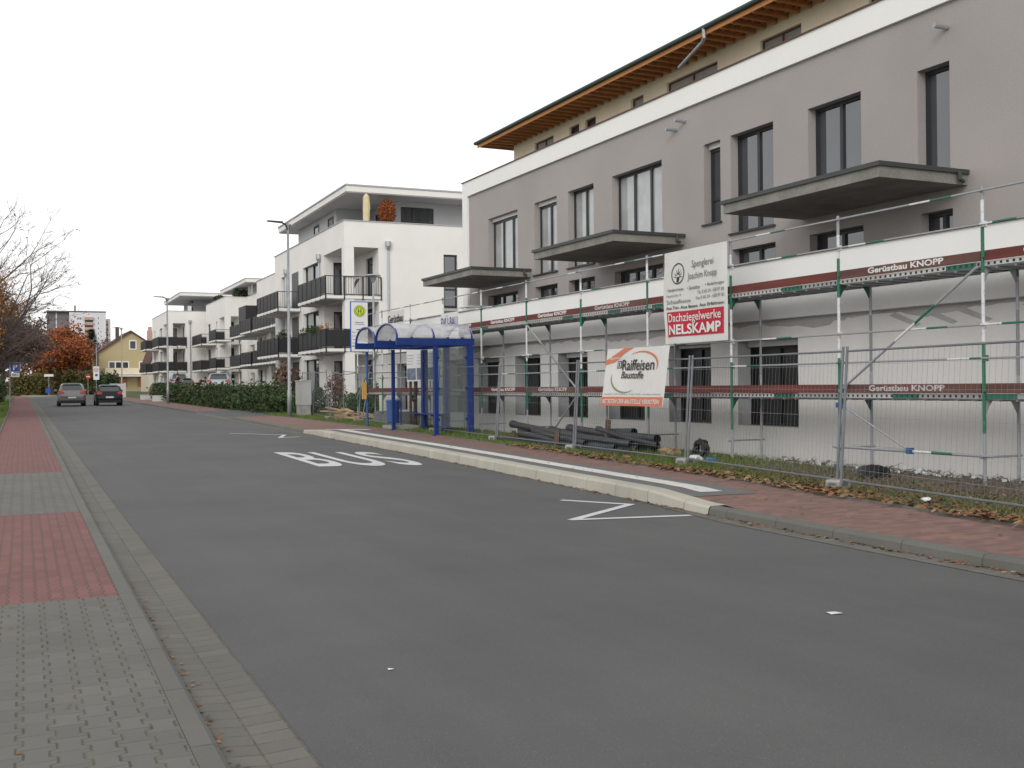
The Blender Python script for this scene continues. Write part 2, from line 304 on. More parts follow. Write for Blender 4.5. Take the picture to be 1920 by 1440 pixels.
# ---------------- helpers ----------------
OFF = {}
def link(o): COL.objects.link(o); return o
def thing(name, label, cat, loc=(0, 0, 0), rotz=0, group=None):
    o = link(D.objects.new(name, None)); o.location = loc; o.rotation_euler = (0, 0, rotz); o.empty_display_size = .3
    o['label'] = label; o['category'] = cat
    if group: o['group'] = group
    OFF[o.name] = Vector(loc) if rotz == 0 else Vector((0, 0, 0))
    return o
def tag(o, label, cat, group=None):
    o['label'] = label; o['category'] = cat
    if group: o['group'] = group
    return o
class MB:
    def __init__(s): s.v = []; s.f = []; s.m = []; s.uv = {}; s.cur = 0
    def quad(s, a, b, c, d, mi=None):
        n = len(s.v); s.v += [a, b, c, d]; s.f.append((n, n+1, n+2, n+3)); s.m.append(s.cur if mi is None else mi); return s
    def tri(s, a, b, c):
        n = len(s.v); s.v += [a, b, c]; s.f.append((n, n+1, n+2)); s.m.append(s.cur)
    def box(s, x0, x1, y0, y1, z0, z1, mi=None):
        n = len(s.v)
        s.v += [(x0, y0, z0), (x1, y0, z0), (x1, y1, z0), (x0, y1, z0), (x0, y0, z1), (x1, y0, z1), (x1, y1, z1), (x0, y1, z1)]
        for f in ((0, 3, 2, 1), (4, 5, 6, 7), (0, 1, 5, 4), (1, 2, 6, 5), (2, 3, 7, 6), (3, 0, 4, 7)):
            s.f.append(tuple(n+i for i in f)); s.m.append(s.cur if mi is None else mi)
        return s
    def tube(s, pts, r, n=6, caps=True):
        pts = [Vector(p) for p in pts]; rs = r if isinstance(r, (list, tuple)) else [r]*len(pts)
        base = len(s.v); prev = None
        for i, p in enumerate(pts):
            d = (pts[min(i+1, len(pts)-1)]-pts[max(i-1, 0)]).normalized()
            a = prev if prev is not None else (Vector((0, 0, 1)) if abs(d.z) < .9 else Vector((1, 0, 0)))
            a = (a-d*a.dot(d)).normalized(); prev = a; b = d.cross(a)
            for k in range(n):
                t = 2*pi*k/n; s.v.append(tuple(p+(a*cos(t)+b*sin(t))*rs[i]))
        for i in range(len(pts)-1):
            for k in range(n):
                k2 = (k+1) % n
                s.f.append((base+i*n+k, base+i*n+k2, base+(i+1)*n+k2, base+(i+1)*n+k)); s.m.append(s.cur)
        if caps:
            s.f.append(tuple(base+k for k in range(n))[::-1]); s.m.append(s.cur)
            e = base+(len(pts)-1)*n; s.f.append(tuple(e+k for k in range(n))); s.m.append(s.cur)
        return s
    def bar(s, a, b, wdt, hgt):      # rectangular bar between two points
        a = Vector(a); b = Vector(b); d = (b-a).normalized(); u = Vector((0, 0, 1)) if abs(d.z) < .9 else Vector((0, 1, 0))
        x = d.cross(u).normalized()*wdt/2; y = x.cross(d).normalized()*hgt/2; n = len(s.v)
        for p in (a, b): s.v += [tuple(p-x-y), tuple(p+x-y), tuple(p+x+y), tuple(p-x+y)]
        for f in ((0, 3, 2, 1), (4, 5, 6, 7), (0, 1, 5, 4), (1, 2, 6, 5), (2, 3, 7, 6), (3, 0, 4, 7)): s.f.append(tuple(n+i for i in f)); s.m.append(s.cur)
        return s
    def prism(s, poly, axis, a, b):   # extrude 2D poly along axis
        def P(p, t): return {'x': (t, p[0], p[1]), 'y': (p[0], t, p[1]), 'z': (p[0], p[1], t)}[axis]
        n = len(s.v); k = len(poly)
        s.v += [P(p, a) for p in poly]+[P(p, b) for p in poly]
        s.f.append(tuple(range(n, n+k))); s.f.append(tuple(range(n+2*k-1, n+k-1, -1))); s.m += [s.cur]*2
        for i in range(k):
            j = (i+1) % k; s.f.append((n+i, n+k+i, n+k+j, n+j)); s.m.append(s.cur)
        return s
    def build(s, name, mats, parent=None, local=False, smooth=False):
        me = D.meshes.new(name)
        o = Vector((0, 0, 0))
        if parent is not None and not local: o = OFF.get(parent.name, Vector((0, 0, 0)))
        me.from_pydata([(p[0]-o.x, p[1]-o.y, p[2]-o.z) for p in s.v], [], s.f)
        for m in (mats if isinstance(mats, (list, tuple)) else [mats]): me.materials.append(M[m] if isinstance(m, str) else m)
        me.polygons.foreach_set('material_index', s.m)
        if smooth: me.polygons.foreach_set('use_smooth', [True]*len(s.f))
        me.update()
        ob = link(D.objects.new(name, me))
        if parent is not None: ob.parent = parent
        OFF[ob.name] = o.copy()
        return ob
def wall(mb, axis, c, t, u0, u1, z0, z1, holes=(), mi=None, mr=None):
    mi = mb.cur if mi is None else mi; mr = mi if mr is None else mr
    def P(u, z, q): return (c+q, u, z) if axis == 'x' else (u, c+q, z)
    H = [(max(a, u0), min(b, u1), max(p, z0), min(q, z1)) for a, b, p, q in holes if b > u0 and a < u1 and q > z0 and p < z1]
    us = sorted({u0, u1, *[h[0] for h in H], *[h[1] for h in H]}); zs = sorted({z0, z1, *[h[2] for h in H], *[h[3] for h in H]})
    def hole(i, j):
        if i < 0 or j < 0 or i >= len(us)-1 or j >= len(zs)-1: return True
        cu = (us[i]+us[i+1])/2; cz = (zs[j]+zs[j+1])/2
        return any(h[0] < cu < h[1] and h[2] < cz < h[3] for h in H)
    for i in range(len(us)-1):
        for j in range(len(zs)-1):
            if hole(i, j): continue
            a, b, p, q = us[i], us[i+1], zs[j], zs[j+1]
            mb.quad(P(a, p, 0), P(b, p, 0), P(b, q, 0), P(a, q, 0), mi); mb.quad(P(a, p, t), P(b, p, t), P(b, q, t), P(a, q, t), mi)
            if hole(i-1, j): mb.quad(P(a, p, 0), P(a, q, 0), P(a, q, t), P(a, p, t), mr)
            if hole(i+1, j): mb.quad(P(b, p, 0), P(b, q, 0), P(b, q, t), P(b, p, t), mr)
            if hole(i, j-1): mb.quad(P(a, p, 0), P(b, p, 0), P(b, p, t), P(a, p, t), mr)
            if hole(i, j+1): mb.quad(P(a, q, 0), P(b, q, 0), P(b, q, t), P(a, q, t), mr)
def window(par, axis, c, u0, u1, z0, z1, depth=.2, mull=(), trans=(), fr=.07, fm='anthracite', gm='pane', shutter=0, sill=False, local=False, sgn=1, name='window'):
    def B(mb, a, b, p, q, d0, d1):
        lo, hi = sorted((c+sgn*d0, c+sgn*d1))
        if axis == 'x': mb.box(lo, hi, a, b, p, q)
        else: mb.box(a, b, lo, hi, p, q)
    f = MB(); d0, d1 = depth, depth+.07
    zt = z1-shutter
    B(f, u0, u0+fr, z0, zt, d0, d1); B(f, u1-fr, u1, z0, zt, d0, d1); B(f, u0+fr, u1-fr, z0, z0+fr, d0, d1); B(f, u0+fr, u1-fr, zt-fr, zt, d0, d1)
    for mu in mull: x = u0+(u1-u0)*mu; B(f, x-fr*.6, x+fr*.6, z0+fr, zt-fr, d0-.005, d1)
    for tr in trans: z = z0+(zt-z0)*tr; B(f, u0+fr, u1-fr, z-fr*.5, z+fr*.5, d0+.003, d1)
    o = f.build(name, fm, par, local)
    OFF[o.name] = OFF.get(par.name, Vector((0, 0, 0)))
    g = MB(); B(g, u0+.02, u1-.02, z0+.02, zt-.02, d0+.04, d0+.05); g.build('pane', gm, o, local)
    if shutter: s = MB(); B(s, u0, u1, zt, z1, d0-.06, d1); s.build('shutter_box', 'white_plastic', o, local)
    if sill: s = MB(); B(s, u0-.06, u1+.06, z0-.04, z0, -.06, d0); s.build('sill', 'anthracite', o, local)
    return o
def gz(y):
    t = y-10
    if t <= 0: return 0.
    if t < 10: return .0075*t*t/20
    if y < 140: return .0075*(t-5)
    return .0075*125+.002*min(60, y-140)
def interp(pts, y):
    if y <= pts[0][0]: a, b = pts[0], pts[1]
    elif y >= pts[-1][0]: a, b = pts[-2], pts[-1]
    else:
        for a, b in zip(pts, pts[1:]):
            if a[0] <= y <= b[0]: break
    return a[1]+(b[1]-a[1])*(y-a[0])/(b[0]-a[0])
def kL(y): return .66+.0262*y-.00002*y*y if y > 0 else .66+.0262*y
def aL(y): return kL(y)+.50
def bL(y): return kL(y)-1.36
KP = [(-30, 7.3), (0, 7.8), (6.5, 7.96), (9, 8.05), (11.4, 8.18), (14, 8.38), (17.4, 8.6), (20, 8.76), (24, 8.95), (30, 9.16), (36, 9.42), (42, 9.66), (49, 9.85), (56, 9.98), (70, 10.2), (100, 10.55), (130, 11.0)]
def KR(y): return interp(KP, y)
PBP = [(-30, 8.6), (0, 9.1), (5, 9.45), (8, 9.75), (11.6, 10.25), (15.5, 10.72), (20.7, 11.2), (25, 11.5), (30, 11.7), (40, 11.85), (50, 11.95), (80, 12.3), (130, 13.0)]
def PB(y): return interp(PBP, y)
def smooth(a, b, x): t = max(0, min(1, (x-a)/(b-a))); return t*t*(3-2*t)
def zk(y):       # kerb top above the road on the right
    if 50 < y < 61: return .03+.08*(1-smooth(50, 51.5, y)) if y < 56 else .03+.08*smooth(59.5, 61, y)
    return .11+.08*smooth(11.4, 13.3, y)*(1-smooth(33.6, 35.8, y))
def zp(off, y): return gz(y)+zk(y)+(.125-zk(y))*min(1, max(0, off-.3)/2.2)
def T(x, y):     # terrain height on the right side
    return gz(y)+.09+.33*smooth(13.2, 16, x)*smooth(48, 62, y)
def frange(a, b, s):
    n = max(1, int(round((b-a)/s))); return [a+(b-a)*i/n for i in range(n+1)]
def sweep(name, ys, xs, zf, mat, uvoff=None, skirt=None):
    """strip mesh: xs = list of functions of y, zf(x, y, i) height. uv = (x - uvoff(y), y)"""
    vs = []; fs = []; uvs = []; n = len(xs)
    for y in ys:
        for i, fx in enumerate(xs):
            x = fx(y); vs.append((x, y, zf(x, y, i))); uvs.append((x-(uvoff(y) if uvoff else 0), y))
    for j in range(len(ys)-1):
        for i in range(n-1): fs.append((j*n+i, j*n+i+1, (j+1)*n+i+1, (j+1)*n+i))
    me = D.meshes.new(name); me.from_pydata(vs, [], fs)
    ul = me.uv_layers.new(name='UVMap')
    for lp in me.loops: ul.data[lp.index].uv = uvs[lp.vertex_index]
    me.materials.append(M[mat]); me.update()
    o = link(D.objects.new(name, me)); o['kind'] = 'structure'; return o
def text(body, mat, parent, O, U, V, wdt, hgt, name='lettering', bold=0., eps=None, off=None, align='L', space=1.):
    """text laid from O (lower left) along unit U, up unit V, fitted to wdt x hgt (0 = keep ratio)"""
    cu = D.curves.new('t', 'FONT'); cu.body = body; cu.size = 1; cu.offset = bold; cu.space_character = space; cu.resolution_u = 3
    ob = link(D.objects.new('t', cu)); bpy.context.view_layer.update()
    me = D.meshes.new_from_object(ob); D.objects.remove(ob); D.curves.remove(cu)
    xs = [v.co.x for v in me.vertices]; ys = [v.co.y for v in me.vertices]
    x0, x1, y0, y1 = min(xs), max(xs), min(ys), max(ys)
    sy = hgt/(y1-y0) if hgt else wdt/(x1-x0); sx = wdt/(x1-x0) if wdt else sy
    O = Vector(O); U = Vector(U); V = Vector(V)
    if align == 'C': O = O-U*(x1-x0)*sx/2
    o = off if off is not None else OFF.get(parent.name, Vector((0, 0, 0)))
    for v in me.vertices:
        p = O+U*((v.co.x-x0)*sx)+V*((v.co.y-y0)*sy)-o; v.co = p
    me.materials.clear(); me.materials.append(M[mat])
    q = link(D.objects.new(name, me)); q.parent = parent; OFF[q.name] = o
    me.name = name
    return q

# ---------------- setting: ground, road, pavements ----------------
YS = frange(-30, 0, 5)[:-1]+frange(0, 62, .5)[:-1]+frange(62, 150, 4)+[170, 200, 300, 600, 1200, 3000]
XS = [lambda y: -2500., lambda y: -300., lambda y: -60., lambda y: -12., lambda y: bL(min(y, 150))-.10, lambda y: bL(min(y, 150))-.06, lambda y: PB(min(y, 150))+.03,
      lambda y: PB(min(y, 150))+.06, lambda y: 13.2, lambda y: 14.6, lambda y: 16., lambda y: 22., lambda y: 60., lambda y: 300., lambda y: 2500.]
def zg(x, y, i):
    if i < 4: return gz(y)+.05
    if i == 4: return gz(y)+.045
    if i in (5, 6): return gz(y)-.06 if y < 140 else gz(y)-.02
    return T(x, y)
sweep('ground', YS, XS, zg, 'ground')
Y1 = frange(-25, 0, 2.5)[:-1]+frange(0, 60, 1)[:-1]+frange(60, 150, 4)
sweep('road', Y1+[158, 170], [lambda y: aL(y)-(y > 150)*(y-150)*.9, lambda y: (aL(y)+KR(y))/2, lambda y: KR(y)+.02+(y > 150)*(y-150)*.8], lambda x, y, i: gz(y)+(.035*(1-(2*i/2-1)**2) if i == 1 else 0), 'asphalt')
sweep('gutter', Y1, [lambda y: kL(y)+.12, lambda y: kL(y)+.31, lambda y: aL(y)+.01], lambda x, y, i: gz(y)+(.012, -.004, .006)[i], 'gutter_pavers', lambda y: kL(y)+.12)
sweep('kerb_left', Y1, [lambda y: kL(y)+.001, lambda y: kL(y)+.10, lambda y: kL(y)+.125, lambda y: kL(y)+.13], lambda x, y, i: gz(y)+(.062, .062, .045, -.01)[i], 'kerb_grey', lambda y: kL(y)-.03)
def band(name, a, b, mat): sweep(name, frange(a, b, 1.5), [bL, lambda y: (bL(y)+kL(y))/2, kL], lambda x, y, i: gz(y)+.06, mat, kL)
band('pavement_left', -25, 8.95, 'grey_pavers'); band('pavement_left', 8.95, 15.3, 'red_pavers'); band('pavement_left', 15.3, 22.3, 'grey_pavers'); band('pavement_left', 22.3, 150, 'red_pavers')
sweep('pavement_edging', Y1, [lambda y: bL(y)-.075, lambda y: bL(y)-.07, lambda y: bL(y)-.005, lambda y: bL(y)], lambda x, y, i: gz(y)+(.03, .09, .09, .055)[i], 'kerb_grey', lambda y: bL(y)-.1)
def kerb_r(name, a, b, wd, mat, st=.5):
    sweep(name, frange(a, b, st), [lambda y: KR(y)-.012, lambda y: KR(y)+.008, lambda y: KR(y)+.035, lambda y: KR(y)+wd], lambda x, y, i: gz(y)+(-.02, zk(y)-.03, zk(y), zk(y)+.001)[i], mat, lambda y: KR(y)-.05)
kerb_r('kerb_right', -25, 11.38, .15, 'kerb_grey'); kerb_r('bus_stop_kerb', 11.4, 35.8, .28, 'kerb_light', .25); kerb_r('kerb_right', 35.82, 150, .15, 'kerb_grey')
cr_ = lambda x, y: .035*max(0, 1-abs(x-(aL(y)+KR(y))/2)/((KR(y)-aL(y))/2))
for a_, b_ in ((-20, 13.5), (35.5, 60)): sweep('gutter', frange(a_, b_, 1), [lambda y: KR(y)-.30*min(1, max(0, (13.5-y)/3) if y < 20 else 1)-.005, lambda y: KR(y)-.004], lambda x, y, i: gz(y)+cr_(x, y)+.005, 'gutter_pavers', KR)
kw = lambda y: KR(y)+(.28 if 11.4 < y < 35.8 else .15)
YR = frange(-25, 0, 2.5)[:-1]+frange(0, 62, .5)[:-1]+frange(62, 150, 4)
sweep('pavement_right', [y for y in YR if y <= 50], [kw, lambda y: (kw(y)+PB(y))/2, PB], lambda x, y, i: zp(x-KR(y), y), 'red_bricks', KR)
sweep('pavement_right', [y for y in YR if y >= 61], [kw, lambda y: (kw(y)+PB(y))/2, PB], lambda x, y, i: zp(x-KR(y), y), 'red_bricks', KR)
sweep('driveway', frange(50, 61, .5), [kw, lambda y: PB(y)+.02, lambda y: 14., lambda y: 17., lambda y: 19.], lambda x, y, i: (zp(x-KR(y), y) if i < 2 else T(x, y)+.02), 'asphalt')
sweep('parking_lot', frange(55, 108, 3), [lambda y: 13.4, lambda y: 14.5, lambda y: 16., lambda y: 19.0], lambda x, y, i: T(x, y)+.035, 'asphalt')
sweep('stop_platform', frange(12.2, 34.2, .5), [lambda y: KR(y)+.279, lambda y: KR(y)+.8, lambda y: KR(y)+1.32], lambda x, y, i: zp(x-KR(y), y)+.004, 'plain_pavers', KR)
sweep('guide_strip', frange(12.5, 33.55, .5), [lambda y: KR(y)+.58, lambda y: KR(y)+.96], lambda x, y, i: zp(x-KR(y), y)+.008, 'tactile_white', lambda y: KR(y)+.6)
sweep('guide_strip', frange(33.56, 34.3, .25), [lambda y: KR(y)+.28, lambda y: KR(y)+1.0, lambda y: KR(y)+1.75], lambda x, y, i: zp(x-KR(y), y)+.008, 'tactile_white', lambda y: KR(y)+.6)
sweep('verge_edging', frange(-25, 49, 1), [lambda y: PB(y)-.01, lambda y: PB(y), lambda y: PB(y)+.05, lambda y: PB(y)+.06], lambda x, y, i: gz(y)+(.10, .145, .145, .06)[i], 'kerb_grey', lambda y: PB(y)-.05)
# road markings
def marking(name, polys):
    mb = MB()
    for P in polys:
        n = len(mb.v); mb.v += [(x, y, gz(y)+.035*(1-((x-(aL(y)+KR(y))/2)/((KR(y)-aL(y))/2))**2)*.0+crown(x, y)+.006) for x, y in P]; mb.f.append(tuple(range(n, n+len(P)))); mb.m.append(0)
    o = mb.build(name, 'marking'); o['kind'] = 'structure'; return o
def crown(x, y):
    c = (aL(y)+KR(y))/2; h = (KR(y)-aL(y))/2; return .035*max(0, 1-abs(x-c)/h)
def zigzag(P, wd):
    polys = []
    for a, b in zip(P, P[1:]):
        a, b = Vector(a), Vector(b); d = (b-a).normalized(); n = Vector((-d.y, d.x))*wd/2; e = d*wd*.3
        polys.append([tuple(a-n-e), tuple(b-n+e), tuple(b+n+e), tuple(a+n-e)])
    return polys
marking('zigzag_marking', zigzag([(7.36, 13.74), (7.93, 12.86), (6.37, 11.65), (7.9, 11.43)], .12))
marking('zigzag_marking', zigzag([(7.15, 36.4), (8.52, 34.75), (7.93, 32.95), (8.62, 33.35)], .13))
cu = D.curves.new('t', 'FONT'); cu.body = 'BUS'; cu.offset = .014; cu.space_character = 1.1; ob = link(D.objects.new('t', cu)); bpy.context.view_layer.update()
me = D.meshes.new_from_object(ob); D.objects.remove(ob)
x0 = min(v.co.x for v in me.vertices); x1 = max(v.co.x for v in me.vertices); y0 = min(v.co.y for v in me.vertices); y1 = max(v.co.y for v in me.vertices)
for v in me.vertices:
    a = (v.co.x-x0)/(x1-x0); b = (v.co.y-y0)/(y1-y0)
    x = 5.93+2.2*a+.2*b; y = 21.35-.45*a+4.85*b-.35*a*b
    v.co = (x, y, gz(y)+crown(x, y)+.006)
me.materials.clear(); me.materials.append(M['marking']); o = link(D.objects.new('bus_marking', me)); o['kind'] = 'structure'
# scraps of paper on the road
for i, (x, y, s, lb) in enumerate([(5.35, 5.97, .05, 'crumpled white scrap of paper lying in the near right part of the road'), (2.09, 6.04, .018, 'tiny pale scrap of paper on the asphalt near the bottom centre of the road')]):
    mb = MB(); r = random.Random(i); z = gz(y)+crown(x, y)+.012
    mb.quad((x-s, y-s*.5, z-.006), (x+s*.9, y-s*.8, z-.003), (x+s*.8, y+s*.7, z-.006), (x-s*.8, y+s*.8, z-.002))
    tag(mb.build('paper_scrap', 'white_plastic'), lb, 'litter')

# ---------------- construction building ----------------
B1 = thing('construction_building', 'long grey rendered apartment building under construction with scaffold along its white ground floor', 'building', (14.5, 20, 0))
GF = [(17.2, 19.15), (20.12, 21.8), (22.87, 24.6), (25.7, 27.4), (28.5, 30.2), (31.34, 32.98), (33.76, 35.6), (39.8, 40.95)]
mb = MB(); wall(mb, 'x', 14.55, .36, 3, 43.2, -.3, 2.97, [(a, b, .77, 2.56) for a, b in GF], 0, 1)
wall(mb, 'y', 43.2, -.36, 14.56, 22, -.3, 2.97, (), 0); wall(mb, 'y', 3, .36, 14.56, 22, -.3, 2.97, (), 0)
mb.build('ground_floor_wall', ['ground_render', 'reveal_grey'], B1)
for i, (a, b) in enumerate(GF): window(B1, 'x', 14.55, a, b, .77, 2.56, .34, (.5,) if b-a > 1.2 else (), (), .05, 'black_plastic', 'dark_film', .12 if i in (0, 3, 5, 6) else .06)
mb = MB(); mb.box(14.35, 14.55, 3, 38.8, 2.96, 3.52); mb.build('slab_fascia', 'fascia_render', B1)
mb = MB(); mb.box(14.32, 14.5, 3, 38.83, 3.52, 4.15); mb.box(14.5, 16.5, 38.62, 38.83, 3.0, 4.15); mb.build('terrace_parapet', 'white_band', B1)
mb = MB(); mb.box(14.28, 14.53, 3, 38.87, 4.15, 4.185); mb.box(14.53, 16.4, 38.6, 38.87, 4.15, 4.185); mb.build('parapet_cap', 'brown_cap', B1)
mb = MB(); mb.box(14.55, 17, 3, 43.3, 2.97, 3.03); mb.build('terrace_floor', 'slab_concrete', B1)
mb = MB(); mb.box(14.2, 14.9, 37.9, 43.2, 2.972, 3.05); mb.build('canopy_ledge', 'banner_cloth', B1) if False else None
# rough filler band with an uneven lower edge
mb = MB(); rr = random.Random(3); y = 3.; z = 2.7
pts = []
while y < 38.8:
    z = max(2.62, min(2.9, z+rr.uniform(-.09, .09))); pts.append((y, z)); y += rr.uniform(.08, .5)
for (a, za), (b, zb) in zip(pts, pts[1:]): mb.quad((14.546, a, za), (14.546, b, zb), (14.546, b, 2.955), (14.546, a, 2.955))
for c in (11.2, 12.5, 14.0, 13.2): mb.quad((14.545, c, 2.66), (14.545, c+.12, 2.62), (14.545, c+.75, 2.85), (14.545, c+.6, 2.9))
mb.build('filler_band', 'filler_patch', B1)
W2 = [(15.12, 15.92, 'a'), (17.46, 19.1, 'b'), (20.3, 21.92, 'c'), (22.34, 23.04, 'd'), (24.97, 27.59, 'e'), (28.68, 30.3, 'c'), (31.06, 32.66, 'f'), (33.95, 36.39, 'g'), (12.2, 13.2, 'a'), (7.5, 9.4, 'b')]
W1 = [(15.07, 15.87), (17.42, 19.08), (20.25, 21.9), (24.95, 27.5), (28.65, 30.3), (31.05, 32.66), (33.98, 36.45), (7.5, 9.4)]
z2 = {'a': 5.62, 'b': 5.62, 'c': 5.72, 'd': 5.72, 'e': 5.62, 'f': 4.98+.35, 'g': 5.62}
holes = [(a, b, 5.62 if k in 'abeg' else (5.35 if k in 'cf' else 5.72), 7.76) for a, b, k in W2]+[(a, b, 3.05, 4.95) for a, b in W1]
mb = MB(); wall(mb, 'x', 16.5, .34, 3, 38.17, 3.03, 8.87, holes, 0)
wall(mb, 'y', 38.6, -.3, 16.6, 26, 3.03, 9.4, (), 1); wall(mb, 'y', 3, .3, 16.51, 26, 3.03, 9.4, (), 0)
mb.build('upper_wall', ['mauve_render', 'white_band'], B1)
mb = MB(); mb.box(16.42, 16.8, 3, 38.62, 8.87, 9.42); mb.box(16.42, 16.8, 38.17, 38.62, 3.03, 8.87); mb.build('white_surround', 'white_band', B1)
mb = MB(); mb.box(16.38, 16.84, 2.98, 38.66, 9.42, 9.45); mb.build('roof_terrace_cap', 'brown_cap', B1)
for a, b, k in W2:
    zb = 5.62 if k in 'abeg' else (5.35 if k in 'cf' else 5.72)
    window(B1, 'x', 16.5, a, b, zb, 7.76, .22, {'a': (), 'd': (), 'b': (.5,), 'c': (.5,), 'f': (.5,), 'e': (.33, .66), 'g': (.33, .66)}[k], {'c': (.3,), 'd': (.33,), 'f': (.3,)}.get(k, ()), .075, gm='pane_daylight_tint' if a > 24 else 'pane', shutter=.12 if k in 'dfg' else 0, sill=k in 'cdf')
for a, b in W1: window(B1, 'x', 16.5, a, b, 3.05, 4.95, .22, (.5,) if b-a < 2 else (.33, .66), (), .075)
for y0, y1 in ((14.72, 19.3), (23.92, 28.4), (32.95, 37.4), (5, 9.6)):
    mb = MB(); mb.box(14.32, 16.5, y0, y1, 5.32, 5.53); o = mb.build('balcony_slab', 'slab_concrete', B1)
    mb = MB(); mb.box(14.27, 14.33, y0-.05, y1+.05, 5.52, 5.60); mb.box(14.33, 16.5, y0-.05, y0+.01, 5.52, 5.60); mb.box(14.33, 16.5, y1-.01, y1+.05, 5.52, 5.60); mb.box(14.33, 16.5, y0+.01, y1-.01, 5.53, 5.57)
    mb.tube([(16.2, y0-.09, 5.54), (16.2, y0-.09, 5.40), (16.3, y0-.09, 5.36)], .04, 8)
    OFF[o.name] = OFF[B1.name]; mb.build('drip_rim', 'slab_rim', o)
AW = [(33.12, 34.58), (31.32, 32.0), (30.23, 30.93), (27.42, 28.12), (23.78, 26.2), (20.46, 22.0), (17.3, 18.25), (12.5, 14.8), (8, 10)]
mb = MB(); wall(mb, 'x', 17.5, .3, 3, 36.25, 9.3, 10.62, [(a, b, 9.5, 10.24) for a, b in AW], 0); wall(mb, 'y', 36.25, -.3, 17.51, 26, 9.3, 10.62, (), 0)
mb.build('attic_wall', 'attic_concrete', B1)
for i, (a, b) in enumerate(AW): window(B1, 'x', 17.5, a, b, 9.5, 10.24, .08, (.5,) if b-a > 1.3 else (), (), .035, 'old_wood', 'dark_film' if i in (1, 2) else 'foil')
mb = MB()
# shallow hipped roof, eaves all round
e0, e1, ya, yb = 16.4, 27.6, 1.5, 37.2
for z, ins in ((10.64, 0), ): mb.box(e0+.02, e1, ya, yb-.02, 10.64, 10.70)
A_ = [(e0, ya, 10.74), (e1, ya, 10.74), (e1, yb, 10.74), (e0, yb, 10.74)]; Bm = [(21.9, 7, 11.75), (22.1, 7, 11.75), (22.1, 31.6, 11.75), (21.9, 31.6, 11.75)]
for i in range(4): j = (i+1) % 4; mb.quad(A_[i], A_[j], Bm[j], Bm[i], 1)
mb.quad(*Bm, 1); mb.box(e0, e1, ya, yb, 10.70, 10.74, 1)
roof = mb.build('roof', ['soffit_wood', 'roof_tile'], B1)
OFF[roof.name] = OFF[B1.name]
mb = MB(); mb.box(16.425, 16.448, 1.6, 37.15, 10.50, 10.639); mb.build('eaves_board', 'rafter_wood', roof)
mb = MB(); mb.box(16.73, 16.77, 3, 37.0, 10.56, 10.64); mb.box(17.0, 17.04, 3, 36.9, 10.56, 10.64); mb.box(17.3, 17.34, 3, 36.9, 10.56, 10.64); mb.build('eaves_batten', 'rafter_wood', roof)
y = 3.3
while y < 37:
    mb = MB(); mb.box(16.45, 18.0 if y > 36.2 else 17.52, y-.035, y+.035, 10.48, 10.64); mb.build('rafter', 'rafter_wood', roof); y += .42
mb = MB(); mb.tube([(e0-.03, ya, 10.68), (e0-.03, yb+.05, 10.68)], .062, 8); mb.tube([(e0-.03, yb+.03, 10.68), (e1, yb+.03, 10.68)], .062, 8); mb.build('gutter', 'roof_green', roof)
mb = MB(); mb.tube([(16.36, 22.8, 10.66), (16.38, 22.8, 10.42), (16.42, 22.95, 10.34), (16.5, 24.1, 10.02)], .045, 8); mb.build('downpipe', 'zinc', roof)
for y, z in ((24.26, 8.4), (23.84, 8.54), (15.15, 8.39)):
    mb = MB(); mb.tube([(16.5, y, z), (16.2, y+.05, z+.02)], .05, 8); mb.build('vent_stub', 'zinc', B1)
mb = MB(); mb.box(17.2, 24, 3.4, 38.2, 3.2, 3.3); mb.box(15.2, 22, 3.4, 43, .0, .05); mb.build('floor_slab', 'slab_concrete', B1)
mb = MB(); mb.tube([(15.4, 35.3, 3.03), (15.4, 35.3, 3.9), (15.4, 35.3, 4.42)], [.36, .38, .38], 16); mb.box(15.0, 15.8, 34.9, 35.7, 4.42, 4.47)
tag(mb.build('storage_drum', 'white_plastic'), 'white round drum standing on the terrace behind the white parapet', 'drum')

# ---------------- scaffold ----------------
S = thing('scaffold', 'green white and grey steel scaffold with red toe boards along the unfinished building', 'scaffold', (13.75, 20, 0))
PY = [2.45]+[5.53+3.06*i for i in range(14)]      # 5.53 .. 45.3
PY = [round(11.69+3.075*(i-3), 3) for i in range(14)]
zg_ = lambda y: gz(y)+.02
std = MB(); std.tube([(0, 0, 0), (0, 0, 4.55)], .026, 8); std.box(-.08, .08, -.08, .08, -.005, .01); [std.box(-.035, .035, -.06, -.015, zc-.045, zc+.045) for zc in (1.52, 1.98, 2.48, 3.53, 3.98)]
proto_o = std.build('standard', 'standard_paint', S, local=True)
std2 = MB(); std2.tube([(0, 0, 0), (0, 0, 3.42)], .026, 8); proto_i = std2.build('standard', 'standard_inner', S, local=True)
def place(pr, first, loc, parent=S):
    o = pr if first else pr.copy()
    if not first: COL.objects.link(o)
    o.parent = parent; o.location = Vector(loc)-Vector((13.75, 20, 0)); return o
for i, y in enumerate(PY):
    z0 = 0.02
    a = place(proto_o, i == 0, (13.4, y, z0)); place(proto_i, i == 0, (14.13, y, z0))
    if i < len(PY) and y > 30: pass
    for zd in (1.40, 3.38):
        mb = MB(); mb.tube([(13.4, y, zd), (14.13, y, zd)], .02, 6)
        for x, sg in ((13.4, 1), (14.13, -1)):
            mb.prism([(x+sg*.015, zd), (x+sg*.20, zd), (x+sg*.12, zd-.10), (x+sg*.03, zd-.24)], 'y', y-.006, y+.006)
        mb.build('transom', 'standard_inner' if i % 3 == 0 else 'gusset_green', S)
    mb = MB(); mb.tube([(13.3, y, .52), (14.2, y, .52)], .016, 6); mb.build('base_tube', 'galv', S)
rail = MB(); rail.tube([(0, 0, 0), (0, 3.075, 0)], .017, 6); proto_r = rail.build('guard_rail', 'rail_paint', S, local=True)
first = True
rr = random.Random(5)
